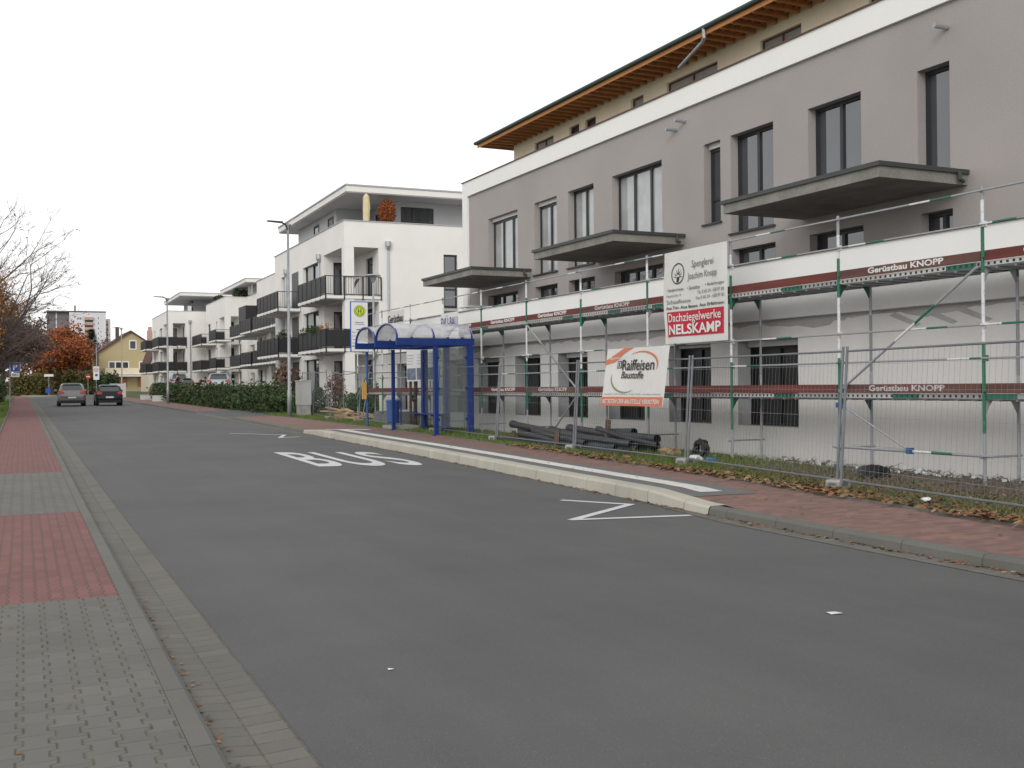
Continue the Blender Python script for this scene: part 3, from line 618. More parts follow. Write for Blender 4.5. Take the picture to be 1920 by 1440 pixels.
for i, y in enumerate(PY[:-1]):
    for zr in (2.0, 2.5, 4.0, 4.5):
        place(proto_r, first, (13.35, y, zr)); first = False
deck = MB(); deck.box(.02, .70, .04, 3.035, -.05, 0, 1)
deck.box(0, .02, .02, 3.055, -.035, .038, 0); deck.box(.70, .72, .02, 3.055, -.07, .0, 0)
for k in range(9): deck.box(.03, .69, .2+k*.33, .24+k*.33, -.075, -.05, 1)
proto_d = deck.build('deck', ['perforated', 'galv'], S, local=True)
toe = MB(); toe.box(0, .03, .04, 3.035, 0, .15); proto_t = toe.build('toe_board', 'toe_wood', S, local=True)
toe = MB(); toe.box(0, .03, .04, 3.035, 0, .15); toe.box(-.004, .034, 2.97, 3.02, 0.002, .148); proto_w = toe.build('toe_board', 'toe_wood_worn', S, local=True)
usedw = usedt = False; ft = True
LET = {(0, 3): 'w', (1, 3): 'w', (0, 2): 'w', (1, 8): 't', (1, 7): 't', (0, 8): 't', (0, 7): 'o', (1, 6): 'o', (1, 9): 't', (0, 9): 't', (0, 1): 'w', (0, 10): 't', (1, 2): 't'}
for i, y in enumerate(PY[:-1]):
    for lv, zd in ((0, 1.43), (1, 3.41)):
        place(proto_d, ft, (13.41, y, zd)); ft = False
        k = LET.get((lv, i), '')
        worn = k in ('w', 'o')
        if worn: o = place(proto_w, not usedw, (13.385, y, zd+.045)); usedw = True
        else: o = place(proto_t, not usedt, (13.385, y, zd+.045)); usedt = True
        if k:
            # lettering lies on the street face of its own board
            text('Gerüstbau KNOPP', 'letter_worn' if k == 'o' or (lv, i) == (0, 3) else 'letter_white', o, (-.0025, 2.35, .035), (0, -1, 0), (0, 0, 1), 1.62, .10, bold=.03, off=Vector((0, 0, 0)))
mb = MB(); mb.tube([(13.33, 11.74, 3.36), (13.33, 14.7, 1.5)], .022, 8); mb.build('brace', 'rail_paint', S)
mb = MB(); mb.tube([(13.33, 14.6, 1.25), (13.33, 13.1, .55)], .018, 8); mb.tube([(13.36, 14.9, .54), (13.36, 11.5, .54)], .024, 8); mb.build('brace', 'rail_paint', S)
mb = MB(); mb.box(13.30, 13.38, 13.05, 13.15, .5, .6); mb.build('coupler', 'blue_bin', S); mb = MB(); mb.box(13.32, 13.40, 14.68, 14.78, 1.22, 1.31); mb.build('coupler', 'blue_bin', S)
mb = MB(); mb.tube([(13.33, 26.95, 3.36), (13.33, 24.0, 1.5)], .022, 8); mb.build('brace', 'standard_inner', S)
mb = MB(); mb.tube([(13.33, 24.1, 1.4), (13.5, 25.6, .55)], .02, 8); mb.build('brace', 'standard_inner', S)
mb = MB(); mb.tube([(13.33, 39.3, 3.36), (13.33, 42.4, 1.2)], .022, 8); mb.build('brace', 'standard_inner', S)

# ---------------- banners ----------------
def cloth(x, ya, yb, z0, z1, amp, seed, nu=28, nv=18, skew=0.):
    r = random.Random(seed); p = [r.uniform(0, 6) for _ in range(6)]
    def pos(u, v):   # u 0..1 left->right in the picture (y falls), v 0..1 bottom->top
        d = amp*(sin(u*7+p[0]+v*2)+.6*sin(u*13+p[1]-v*5)+.5*sin(v*6+p[2]+u*4))*(1-.5*v)*min(1, 6*min(u, 1-u)+.3)
        e = skew*(1-u)*sin(pi*min(1, max(0, 1.2-v*1.4)))*.5
        return (x-.01-abs(d)*1.0-d*.5, ya+(yb-ya)*u+e, z0+(z1-z0)*v+amp*.4*sin(u*9+p[3])*(1-abs(2*v-1)))
    return pos
def cloth_mesh(pos, mat, parent, name, holes=None, nu=40, nv=28):
    mb = MB(); n = 0
    for j in range(nv+1):
        for i in range(nu+1): mb.v.append(pos(i/nu, j/nv))
    for j in range(nv):
        for i in range(nu): a = j*(nu+1)+i; mb.f.append((a, a+1, a+nu+2, a+nu+1)); mb.m.append(0)
    return mb.build(name, mat, parent, smooth=True)
def cloth_text(body, pos, mat, parent, u0, u1, v0, v1, bold=0, space=1., shear=0., name='lettering', lift=.016):
    cu = D.curves.new('t', 'FONT'); cu.body = body; cu.offset = bold; cu.space_character = space; cu.resolution_u = 3; cu.shear = shear
    ob = link(D.objects.new('t', cu)); bpy.context.view_layer.update(); me = D.meshes.new_from_object(ob); D.objects.remove(ob)
    x = [v.co.x for v in me.vertices]; y = [v.co.y for v in me.vertices]; a, b, c, d = min(x), max(x), min(y), max(y); o = OFF[parent.name]
    for v in me.vertices:
        p = pos(u0+(u1-u0)*(v.co.x-a)/(b-a), v0+(v1-v0)*(v.co.y-c)/(d-c)); v.co = (p[0]-lift-o.x, p[1]-o.y, p[2]-o.z)
    me.materials.clear(); me.materials.append(M[mat]); me.name = name
    q = link(D.objects.new(name, me)); q.parent = parent; return q
def cloth_poly(pts_strip, pos, mat, parent, name, lift=.010):
    """pts_strip: list of ((u,v),(u,v)) pairs forming a ribbon"""
    mb = MB()
    for (a, b), (c, d) in zip(pts_strip, pts_strip[1:]):
        q = [pos(*a), pos(*c), pos(*d), pos(*b)]; mb.quad(*[(p[0]-lift, p[1], p[2]) for p in q])
    return mb.build(name, mat, parent)
def rect(u0, u1, v0, v1, n=14, m=8):
    return [[((u0+(u1-u0)*i/n, v0+(v1-v0)*j/m), (u0+(u1-u0)*i/n, v0+(v1-v0)*(j+1)/m)) for i in range(n+1)] for j in range(m)]
def cloth_rect(u0, u1, v0, v1, pos, mat, parent, name, lift=.010):
    mb = MB()
    for strip in rect(u0, u1, v0, v1):
        for (a, b), (c, d) in zip(strip, strip[1:]):
            q = [pos(*a), pos(*c), pos(*d), pos(*b)]; mb.quad(*[(p[0]-lift, p[1], p[2]) for p in q])
    return mb.build(name, mat, parent)
def ring(cu_, cv, ru, rv, t0, t1, w0, w1, n=40):
    out = []
    for i in range(n+1):
        f = i/n; t = t0+(t1-t0)*f; wd = w0+(w1-w0)*f if not isinstance(w0, tuple) else w0[0]+(w0[1]-w0[0])*sin(pi*f)
        out.append(((cu_+ru*cos(t), cv+rv*sin(t)), (cu_+(ru-wd)*cos(t), cv+(rv-wd*rv/ru)*sin(t))))
    return out
K = thing('roofer_banner', 'tall white banner with black emblem and red bottom panel hung high on the scaffold', 'banner', (13.3, 18.9, 2.5))
pos = cloth(13.30, 20.03, 17.79, 2.53, 4.50, .014, 2, skew=.12)
cloth_mesh(pos, 'banner_cloth', K, 'cloth')
cloth_rect(.055, .945, .075, .345, pos, 'banner_red', K, 'red_panel')
cloth_text('Dachziegelwerke', pos, 'letter_white', K, .085, .91, .205, .325, .008, lift=.022); cloth_text('NELSKAMP', pos, 'letter_white', K, .09, .91, .095, .205, .028, lift=.022)
cloth_text('Spenglerei', pos, 'letter_grey', K, .46, .80, .775, .87); cloth_text('Joachim Knopp', pos, 'letter_grey', K, .40, .86, .655, .745)
cloth_text('• Spenglerarbeiten', pos, 'letter_grey', K, .06, .34, .56, .60, .01); cloth_text('• Gerüstbau', pos, 'letter_grey', K, .40, .60, .565, .605, .01); cloth_text('• Bedachungen', pos, 'letter_grey', K, .68, .96, .57, .61, .01)
cloth_text('Hauptstraße 19', pos, 'letter_grey', K, .06, .30, .50, .535); cloth_text('Schaafheim', pos, 'letter_grey', K, .06, .45, .43, .475)
cloth_text('Tel. 0 60 24 - 638 97 80', pos, 'letter_grey', K, .56, .96, .51, .545); cloth_text('Fax 0 60 24 - 638 97 81', pos, 'letter_grey', K, .54, .96, .45, .485)
cloth_text('Aus Ton. Aus Beton. Aus Erfahrung.', pos, 'letter_black', K, .05, .96, .362, .405, .02)
for st in (ring(.235, .755, .105, .115, 0, 2*pi, .012, .012),): cloth_poly(st, pos, 'letter_black', K, 'emblem')
mb = MB()
for a, ln in ((1.1, .09), (1.5, .10), (1.9, .085), (2.5, .08), (.6, .08), (3.0, .07), (.1, .07)):
    for s_ in (.012,):
        c0 = (.235, .715); p1 = (c0[0]+.03*cos(a), c0[1]+.03*sin(a)); p2 = (c0[0]+ln*cos(a), c0[1]+ln*sin(a)); n_ = (-sin(a)*s_*.6, cos(a)*s_*.6)
        q = [pos(p1[0]-n_[0], p1[1]-n_[1]), pos(p2[0]-n_[0]*.3, p2[1]-n_[1]*.3), pos(p2[0]+n_[0]*.3, p2[1]+n_[1]*.3), pos(p1[0]+n_[0], p1[1]+n_[1])]; mb.quad(*[(p[0]-.004, p[1], p[2]) for p in q])
q = [pos(.215, .66), pos(.25, .66), pos(.265, .72), pos(.215, .72)]; mb.quad(*[(p[0]-.004, p[1], p[2]) for p in q])
mb.build('emblem', 'letter_black', K)
# site fence banner (on the leaning fence plane, x ~ 11.95..12.1)
K = thing('building_materials_banner', 'white banner with orange and green arcs tied low on the wire fence', 'banner', (12, 19, 1.2))
p0 = cloth(12.0, 20.3, 17.92, 1.22, 2.42, .014, 9)
pos = lambda u, v: (lambda p: (p[0]-.10+.085*(p[2]-1.2), p[1]+.12*(1-v), p[2]))(p0(u, v))
cloth_mesh(pos, 'banner_cloth', K, 'cloth')
cloth_rect(0.0, .985, 0.0, .155, pos, 'banner_orange', K, 'orange_panel')
cloth_text('BETRETEN DER BAUSTELLE VERBOTEN', pos, 'letter_white', K, .03, .95, .04, .115, .012, shear=.2, lift=.022)
cloth_text('Raiffeisen', pos, 'letter_black', K, .30, .81, .61, .80, .014); cloth_text('Baustoffe', pos, 'letter_black', K, .30, .67, .47, .595, .012, shear=.15)
cloth_poly(ring(.60, .70, .26, .24, pi*.72, -pi*.12, (.004, .035), 0), pos, 'banner_orange', K, 'orange_arc')
cloth_poly(ring(.36, .48, .24, .26, -pi*1.1, -pi*.28, (.003, .028), 0), pos, 'banner_olive', K, 'green_arc')
cloth_poly([((-.0, .80), (-.0, .72)), ((.15, .90), (.15, .76)), ((.30, 1.), (.26, .86)), ((.46, 1.), (.30, .90))], pos, 'banner_orange', K, 'corner_stripe')
cloth_text('Willkommen', pos, 'letter_white', K, .02, .26, .81, .86, .01, lift=.022)
cloth_poly([((.205, .78), (.205, .65)), ((.285, .78), (.285, .65))], pos, 'letter_black', K, 'emblem'); cloth_poly([((.215, .765), (.215, .665)), ((.275, .765), (.275, .665))], pos, 'banner_cloth', K, 'emblem', .016)
cloth_text('X', pos, 'letter_black', K, .222, .268, .675, .755, .05, lift=.022, name='emblem')
cloth_text('Mainaschaff 47   63743 Aschaffenburg   Tel. 06021 / 497-80   www.raiffeisen-baustoffe.de', pos, 'letter_grey', K, .04, .95, .185, .215)
K = thing('scaffolder_sign', 'pale beige cloth sign with dark red lettering hung on the far scaffold rails', 'banner', (13.3, 37.5, 3.5))
pos = cloth(13.31, 38.46, 36.62, 3.3, 4.42, .008, 4); cloth_mesh(pos, 'banner_cloth', K, 'cloth')
cloth_text('Gerüstbau', pos, 'letter_black', K, .06, .94, .62, .88, .02); cloth_text('Knopp', pos, 'letter_black', K, .2, .8, .22, .46, .02)
K = thing('builder_sign', 'white cloth sign with blue underlined lettering on the scaffold above the shelter roof', 'banner', (13.3, 32.4, 2.5))
pos = cloth(13.31, 33.15, 31.68, 2.5, 4.02, .008, 6); cloth_mesh(pos, 'banner_cloth', K, 'cloth')
cloth_text('EVÜ-BAU', pos, 'banner_blue', K, .04, .96, .70, .95, .0); cloth_rect(.25, .95, .60, .625, pos, 'banner_blue', K, 'blue_line'); cloth_rect(.02, .98, .30, .36, pos, 'banner_red', K, 'red_line')
cloth_text('Bauunternehmung', pos, 'letter_grey', K, .15, .85, .20, .26); cloth_text('Hoch- und Tiefbau', pos, 'letter_grey', K, .15, .85, .08, .14)
K = thing('site_information_board', 'large white project information board with blue pictures behind the bus shelter', 'sign board', (13.2, 34.8, 1.8))
mb = MB(); mb.box(13.18, 13.2, 33.45, 36.1, 1.85, 3.0); mb.build('panel', 'white_plastic', K)
mb = MB()
for yy in (35.9, 34.75, 33.65): mb.box(13.205, 13.28, yy-.04, yy+.04, .2, 2.98)
mb.build('post', 'old_wood', K)
for j, (a, b) in enumerate(((36.05, 35.2), (35.1, 34.3), (34.2, 33.5))):
    mb = MB(); mb.box(13.174, 13.178, b, a, 1.9, 2.3); mb.build('picture', 'picture_blue', K)
    for k in range(4): text('Neubau Wohnanlage mit Tiefgarage'[:26-k*3], 'letter_grey', K, (13.173, a-.04, 2.72-k*.1), (0, -1, 0), (0, 0, 1), .7-k*.06, .05)

# ---------------- site fence ----------------
FX = [(-2.2, 8.9), (3.3, 9.6), (7.6, 10.55), (12.55, 11.36), (17.5, 12.06), (22.35, 12.27), (27.0, 12.42), (32.3, 12.75)]
def fence_panel(a, b, lean, label, sag=0., h=2.0, zb=.15):
    """a,b = (x,y) ends"""
    ax, ay = a; bx, by = b; ln = math.hypot(bx-ax, by-ay); d = Vector(((bx-ax)/ln, (by-ay)/ln, 0)); nn = Vector((d.y, -d.x, 0))
    if nn.x < 0: nn = -nn
    za, zb_ = gz(ay)+zb, gz(by)+zb
    def P(s, t): return Vector((ax, ay, za))+d*(s*ln)+Vector((0, 0, (zb_-za)*s))+Vector((0, 0, 1))*(h*t)+nn*(lean*t)-Vector((0, 0, sag*sin(pi*s)*(.6)))
    F = thing('site_fence', label, 'fence panel', (ax, ay, za), 0, 'site fence panels')
    m = MB(); e = .05/ln
    m.tube([P(e, -.03), P(e, 1.02)], .021, 8); m.tube([P(1-e, -.03), P(1-e, 1.02)], .021, 8)
    m.tube([P(e+(1-2*e)*k/8, .985) for k in range(9)], .016, 6); m.tube([P(e+(1-2*e)*k/8, .03) for k in range(9)], .016, 6)
    m.build('frame', 'fence_galv', F)
    m = MB(); n = int(ln/.105); r = random.Random(int(ay*10))
    for k in range(1, n): s = k/n; w_ = r.uniform(-.25, .25)/ln*.05; m.tube([P(s, .03), P(s+w_, .5), P(s, .985)], .0018, 3, False)
    for t in (.12, .3, .5, .7, .88): m.tube([P(k/8*(1-2*e)+e, t) for k in range(9)], .0024, 3, False)
    m.build('wire_mesh', 'wire', F)
    return F
FL = ['wire fence panel at the right edge of the view nearest the camera', 'wire fence panel right of the banner with the coil of hose behind it', 'wire fence panel carrying the low white banner', 'wire fence panel in front of the pile of black pipes', 'wire fence panel between the blue shelter and the black pipes']
for i in range(2, 7):
    y0, x0_ = FX[i]; y1, x1_ = FX[i+1]
    fence_panel((x0_, y0), (x1_, y1), .13, FL[i-2])
fence_panel((9.6, 3.3), (10.55, 7.6), .13, 'wire fence panel just outside the right edge of the view')
def block(x, y, ang, label):
    mb = MB(); z = gz(y)+.09
    ca, sa = cos(ang), sin(ang)
    def q(px, py, pz): return (x+px*ca-py*sa, y+px*sa+py*ca, z+pz)
    outer = [(-.17, 0), (.17, 0), (.17, .10), (.14, .13), (-.14, .13), (-.17, .10)]
    m = MB(); m.prism(outer, 'y', -.11, .11); m.box(-.09, .09, -.114, -.10, .04, .09, 1); m.box(-.173, -.165, -.06, .06, .04, .09, 1)
    m.v = [q(*p) for p in m.v]
    return tag(m.build('ballast_block', ['concrete', 'concrete_dark']), label, 'fence foot', 'concrete fence feet')
BL = {3: 'concrete fence foot nearest the camera beside the dead grass and leaves', 4: 'concrete fence foot below the right end of the low banner', 5: 'concrete fence foot in front of the black pipes', 6: 'concrete fence foot on the grass left of the black pipes', 7: 'concrete fence foot beside the front post of the blue shelter'}
for i in range(3, 8):
    y, x = FX[i]; block(x-.02, y, .35, BL[i])
# far, untidy panels left of the shelter
fence_panel((12.95, 34.2), (13.0, 40.7), .30, 'wire fence panel behind the blue shelter and bin', 0, 1.9)
fence_panel((13.0, 41.0), (13.0, 45.1), .1, 'sagging wire fence panel in front of the timber stack', .22, 2.0)
fence_panel((13.05, 45.3), (13.5, 49.6), -.12, 'leaning wire fence panel between timber stack and cabinet', .05, 2.0)
fence_panel((13.7, 50.3), (14.2, 54.5), .1, 'wire fence panel left of the lamp post and cabinet', 0, 2.0)
fence_panel((13.7, 45.6), (17.5, 46.6), .05, 'wire fence panel running back from the timber stack', .1, 2.0)
block(12.95, 41.0, 0, 'concrete fence foot behind the bus stop sign'); block(13.0, 45.2, 0, 'concrete fence foot in front of the timber stack')

# ---------------- bus shelter ----------------
SH = thing('bus_shelter', 'blue steel bus shelter with two clear barrel vault roofs', 'bus shelter', (11.7, 31.6, .17))
gy = lambda y: gz(y)+.14
for x, y, wd, nm in ((11.72, 29.66, .06, 'post'), (12.8, 29.66, .09, 'post'), (11.78, 33.55, .05, 'post'), (12.86, 33.55, .09, 'post'), (12.83, 31.55, .08, 'post')):
    mb = MB(); mb.box(x-wd, x+wd, y-wd, y+wd, gy(y)-.05, 2.86); mb.box(x-wd-.04, x+wd+.04, y-wd-.04, y+wd+.04, gy(y)-.02, gy(y)+.012); mb.build(nm, 'blue_paint', SH)
mb = MB()
for y in (29.62, 31.55, 33.48): mb.box(10.5, 12.92, y-.05, y+.05, 2.87, 3.06)
mb.box(11.66, 11.78, 29.67, 33.43, 2.87, 3.0); mb.box(12.78, 12.90, 29.67, 33.43, 2.87, 3.0); mb.build('roof_beam', 'blue_paint', SH)
for ya, yb in ((29.62, 31.50), (31.60, 33.48)):
    ym = (ya+yb)/2; r = (yb-ya)/2; R_ = .44
    A = [(ym-r*cos(t)*1.0, 3.06+R_*sin(t)) for t in [pi*k/20 for k in range(21)]]
    for x in (10.53, 11.66, 12.86):
        mb = MB(); mb.tube([(x, a, b) for a, b in A], .035, 6); mb.build('roof_arch', 'blue_paint', SH)
    mb = MB()
    for (a, b), (c, d) in zip(A, A[1:]): mb.quad((10.5, a, b+.035), (12.9, a, b+.035), (12.9, c, d+.035), (10.5, c, d+.035))
    mb.build('vault_glazing', 'roof_acrylic', SH, smooth=True)
def pane(x0, x1, y0, y1, z0, z1):
    mb = MB(); mb.box(x0, x1, y0, y1, z0, z1); mb.build('glass_pane', 'shelter_glass', SH)
pane(11.80, 12.70, 29.655, 29.663, .45, 2.8); pane(12.826, 12.834, 29.78, 31.46, .45, 2.8); pane(12.826, 12.834, 31.65, 33.44, .45, 2.8)
for z in (.7, 1.6, 2.5):
    for y in (29.75, 31.42, 33.4): mb = MB(); mb.box(12.78, 12.85, y-.04, y+.04, z-.04, z+.04); mb.build('glass_clamp', 'blue_paint', SH)
    for x in (11.80, 12.68): mb = MB(); mb.box(x-.03, x+.03, 29.63, 29.69, z-.04, z+.04); mb.build('glass_clamp', 'blue_paint', SH)
BE = thing('bench', 'blue metal bench inside the bus shelter', 'bench', (12.5, 32.5, gy(32)))
mb = MB()
for k in range(5): mb.box(12.25+k*.09, 12.32+k*.09, 31.15, 33.35, .79, .82)
mb.build('seat', 'blue_paint', BE)
for y in (31.5, 33.0): mb = MB(); mb.box(12.28, 12.70, y-.03, y+.03, .74, .79); mb.box(12.62, 12.70, y-.03, y+.03, gy(y), .74); mb.build('bracket', 'blue_paint', BE)
WB = thing('litter_bin', 'blue litter bin behind the left front post of the shelter', 'litter bin', (12.1, 34.5, gy(34)))
mb = MB(); mb.tube([(12.1, 34.5, .46), (12.1, 34.5, .5), (12.1, 34.5, 1.16)], [.17, .20, .22], 14); mb.build('bin_body', 'blue_bin', WB)
mb = MB(); mb.tube([(12.1, 34.5, 1.165), (12.1, 34.5, 1.2), (12.1, 34.5, 1.24)], [.25, .25, .2], 14); mb.build('lid', 'blue_bin', WB)
mb = MB(); mb.tube([(12.38, 34.5, gy(34)), (12.38, 34.5, 1.3)], .03, 8); mb.bar((12.3, 34.5, 1.0), (12.38, 34.5, 1.0), .05, .05); mb.build('post', 'blue_bin', WB)
mb = MB(); mb.box(11.9, 12.75, 33.75, 35.0, gy(34)-.02, gy(34)+.11); tag(mb.build('concrete_slab', 'concrete'), 'low pale concrete base slab between the shelter and the bin', 'concrete slab')
# bus stop sign
BS = thing('bus_stop_sign', 'tall white bus stop sign with round yellow and green H on a blue post', 'bus stop sign', (11.83, 36.4, gy(36)))
mb = MB(); mb.tube([(11.83, 36.4, gy(36)), (11.83, 36.4, 4.6)], .042, 10); mb.tube([(11.83, 36.4, 2.75), (11.83, 36.4, 4.62)], .055, 10); mb.build('post', 'blue_bin', BS)
mb = MB(); mb.box(11.13, 11.76, 36.02, 36.06, 2.87, 4.60); mb.build('frame', 'sign_blue', BS)
mb = MB(); mb.box(11.16, 11.74, 36.0, 36.019, 2.89, 4.57); mb.build('panel', 'white_paint', BS)
def disc(mb, c, r, y0, y1, n=28):
    mb.prism([(c[0]+r*cos(2*pi*k/n), c[1]+r*sin(2*pi*k/n)) for k in range(n)], 'y', y0, y1)
mb = MB(); disc(mb, (11.45, 4.27), .20, 35.99, 35.999); mb.build('green_ring', 'sign_green', BS)
mb = MB(); disc(mb, (11.45, 4.27), .185, 35.985, 35.989); mb.build('yellow_disc', 'sign_yellow', BS)
mb = MB(); a = ring(11.45, 4.27, .155, .155, 0, 2*pi, .03, .03)
for (p, q), (r_, s_) in zip(a, a[1:]): mb.quad((p[0], 35.983, p[1]), (r_[0], 35.983, r_[1]), (s_[0], 35.983, s_[1]), (q[0], 35.983, q[1]))
mb.build('green_ring', 'sign_green', BS)
mb = MB(); mb.box(11.385, 11.42, 35.98, 35.984, 4.18, 4.36); mb.box(11.48, 11.515, 35.98, 35.984, 4.18, 4.36); mb.box(11.42, 11.48, 35.98, 35.984, 4.253, 4.287); mb.build('letter_h', 'sign_green', BS)
E = Vector((1, 0, 0)); Zv = Vector((0, 0, 1))
for tx, z, wd, h in (('Haltestelle', 3.86, .30, .045), ('Am Wiesenweg', 3.79, .34, .045)): text(tx, 'letter_black', BS, (11.45, 35.996, z), E, Zv, wd, h, align='C', bold=.01)
mb = MB(); mb.box(11.34, 11.68, 35.99, 35.999, 3.62, 3.65); mb.build('stripe', 'letter_black', BS)
mb = MB(); mb.box(11.17, 11.73, 35.99, 35.999, 3.06, 3.085); mb.build('stripe', 'sign_green', BS)
for k, tx in enumerate(('Bus 5', 'Linie 40', 'Linie 42', 'Linie 53')): text(tx, 'letter_black', BS, (11.19, 35.996, 3.52-k*.12), E, Zv, .18+.03*(k % 2), .045)
mb = MB(); mb.box(11.60, 11.75, 36.2, 36.3, 1.25, 1.85); mb.box(11.75, 11.80, 36.22, 36.4, 1.4, 1.45)
tag(mb.build('timetable_box', 'box_orange'), 'ochre timetable box fixed to the blue bus stop post', 'timetable box')

# ---------------- pipes, litter, timber ----------------
PG = 'black drain pipes piled on the verge'
pp = [((12.85, 26.9, .62), (12.9, 21.3, .33), .09, 'black pipe lying highest at the left end of the pile'),
      ((12.45, 27.1, .24), (12.6, 21.0, .25), .08, 'black pipe lying lowest along the grass side of the pile'),
      ((13.05, 25.0, .52), (12.75, 20.6, .34), .085, 'black pipe crossing the middle of the pile towards the fence post'),
      ((13.15, 24.2, .58), (13.0, 19.95, .48), .095, 'thick black pipe with its open end at the right of the pile'),
      ((12.95, 26.2, .33), (12.8, 20.4, .24), .08, 'black pipe buried in the middle layer of the pile'),
      ((12.65, 26.0, .40), (12.65, 21.6, .22), .08, 'black pipe ending above the grass in the middle of the pile'),
      ((13.2, 25.8, .26), (13.1, 20.2, .24), .10, 'black pipe at the bottom back of the pile nearest the wall'),
      ((12.75, 25.4, .50), (12.5, 22.2, .30), .075, 'black pipe slanting down over the front of the pile'),
      ((13.25, 27.2, .42), (13.2, 21.2, .58), .09, 'black pipe resting along the top at the back of the pile'),
      ((12.3, 24.2, .17), (12.45, 20.2, .17), .07, 'thin black pipe lying in the grass below the pile'),
      ((13.05, 22.6, .62), (12.85, 19.7, .36), .06, 'short black pipe on top near the right end of the pile')]
for (a, b, r, lb) in pp:
    mb = MB(); A = Vector(a); Bv = Vector(b); d = (Bv-A).normalized()
    md = (A+Bv)/2+Vector((random.uniform(-.03, .03), 0, -.03))
    mb.tube([A, md, Bv], r, 14, False); mb.tube([A, A+d*.16], r*1.12, 14, False); mb.tube([Bv-d*.001, Bv-d*.4], r*.88, 14, True, ) if False else None
    o = thing('drain_pipe', lb, 'pipe', a, 0, PG); mb.build('pipe_wall', 'pipe_grey', o, smooth=True)
    mb = MB(); mb.tube([Bv-d*.12, Bv-d*.10], r*.97, 14); mb.tube([A+d*.12, A+d*.10], r*.97, 14); mb.build('bore', 'pipe_hole', o)
for i, (x, y, z, lb) in enumerate([(12.3, 23.3, .1, 'short brown timber stake propped at the front of the pipe pile'), (12.95, 22.0, .35, 'short brown timber stake wedged behind the pipe pile'), (12.75, 26.7, .1, 'short brown timber prop under the left end of the pipes')]):
    mb = MB(); mb.bar((x, y, z), (x+.15, y+.18, z+.48 if i < 2 else z+.32), .11, .09); tag(mb.build('wood_stake', 'old_wood'), lb, 'wood stake')
# coil
C_ = thing('hose_coil', 'upright coil of black corrugated hose behind the fence post', 'hose coil', (12.9, 18.0, .1))
mb = MB(); c0 = Vector((12.75, 18.1, .50))
pts = []
for k in range(8*20+1):
    t = 2*pi*k/20; q = k/160; r = .21-.10*q+.02*sin(k*.31)+.015*sin(k*1.7); pts.append((c0.x+.05+.10*sin(k*.77)*.6+.05*sin(t), c0.y+r*cos(t)+.02*sin(k*.5), c0.z-.17+r*sin(t)*.95))
mb.tube(pts, .024, 6); mb.build('hose', 'black_plastic', C_, smooth=True)
def crumple(name, x, y, z, s, mat, lb, cat, seed):
    r = random.Random(seed); bm = bmesh.new(); bmesh.ops.create_icosphere(bm, subdivisions=2, radius=s)
    for v in bm.verts: v.co = Vector((v.co.x*1.2, v.co.y*1.1, v.co.z*.6))*r.uniform(.6, 1.15)+Vector((x, y, z+s*.4))
    me = D.meshes.new(name); bm.to_mesh(me); bm.free(); me.materials.append(M[mat]); return tag(link(D.objects.new(name, me)), lb, cat)
crumple('plastic_bag', 12.65, 17.55, .12, .11, 'blue_plastic', 'crumpled blue plastic bag lying beside the hose coil', 'plastic bag', 1)
crumple('plastic_bag', 12.55, 17.9, .13, .14, 'white_plastic', 'crumpled clear white plastic sheet under the hose coil', 'plastic bag', 2)
crumple('paper_scrap', 11.75, 20.0, .11, .05, 'white_plastic', 'small white paper scrap on the grass in front of the pipes', 'litter', 3)
crumple('paper_scrap', 10.75, 10.3, .13, .06, 'white_plastic', 'white and red crumpled packaging in the dry leaves at right', 'litter', 4)
crumple('sack', 12.95, 19.4, .12, .22, 'timber', 'crumpled brown paper sack at the right end of the pipes', 'sack', 5)
crumple('tarpaulin_heap', 12.9, 13.5, .06, .26, 'black_plastic', 'black crumpled sheet on the bare soil under the scaffold', 'sheet', 6)
# timber stack, with boards as parts
TS = thing('timber_stack', 'low stack of pale sawn boards and offcuts behind the fence', 'timber stack', (13.6, 44, .3)); r = random.Random(8)
for k in range(26):
    z = .36+.055*(k//4); x = 13.25+.16*(k % 4)+r.uniform(-.04, .04); y0 = 43.2+r.uniform(-.25, .3)+(1.2 if k > 18 else 0)
    mb = MB(); mb.bar((x, y0, z), (x+r.uniform(-.3, .3)*(k > 18), y0+r.uniform(1.6, 2.2), z+r.uniform(0, .02)+(.1 if k > 21 else 0)), .13, .045); mb.build('board', 'timber', TS)
for k in range(14):
    x = 13.5+r.uniform(-.4, .5); y = 41.2+r.uniform(-.7, 1.3); z = .36+r.uniform(0, .22); a = r.uniform(0, 3)
    mb = MB(); mb.bar((x, y, z), (x+cos(a)*.8, y+sin(a)*.8, z+r.uniform(-.05, .15)), .09, .035); mb.build('board', 'timber', TS)
for x, y, s, lb in ((13.4, 39.1, .5, 'dark concrete block next to the timber offcuts'), (13.2, 37.4, .62, 'wide dark concrete block behind the litter bin'), (13.9, 37.9, .45, 'dark concrete block at the back behind the shelter')):
    mb = MB(); z = gz(y)+.08; mb.box(x-.3, x+.3, y-s, y+s, z, z+.42); mb.box(x-.25, x+.25, y-s+.1, y+s-.1, z+.42, z+.50)
    tag(mb.build('concrete_block', 'concrete_dark'), lb, 'concrete block')
mb = MB(); mb.tube([(13.25, 35.5, .2), (13.27, 35.5, 1.3), (13.3, 35.52, 2.0)], [.08, .065, .07], 10); mb.tube([(13.27, 35.5, 1.1), (13.1, 35.4, 1.25)], [.04, .03], 8)
tag(mb.build('tree_stump', 'bark'), 'bare cut trunk standing behind the shelter bench', 'tree trunk')

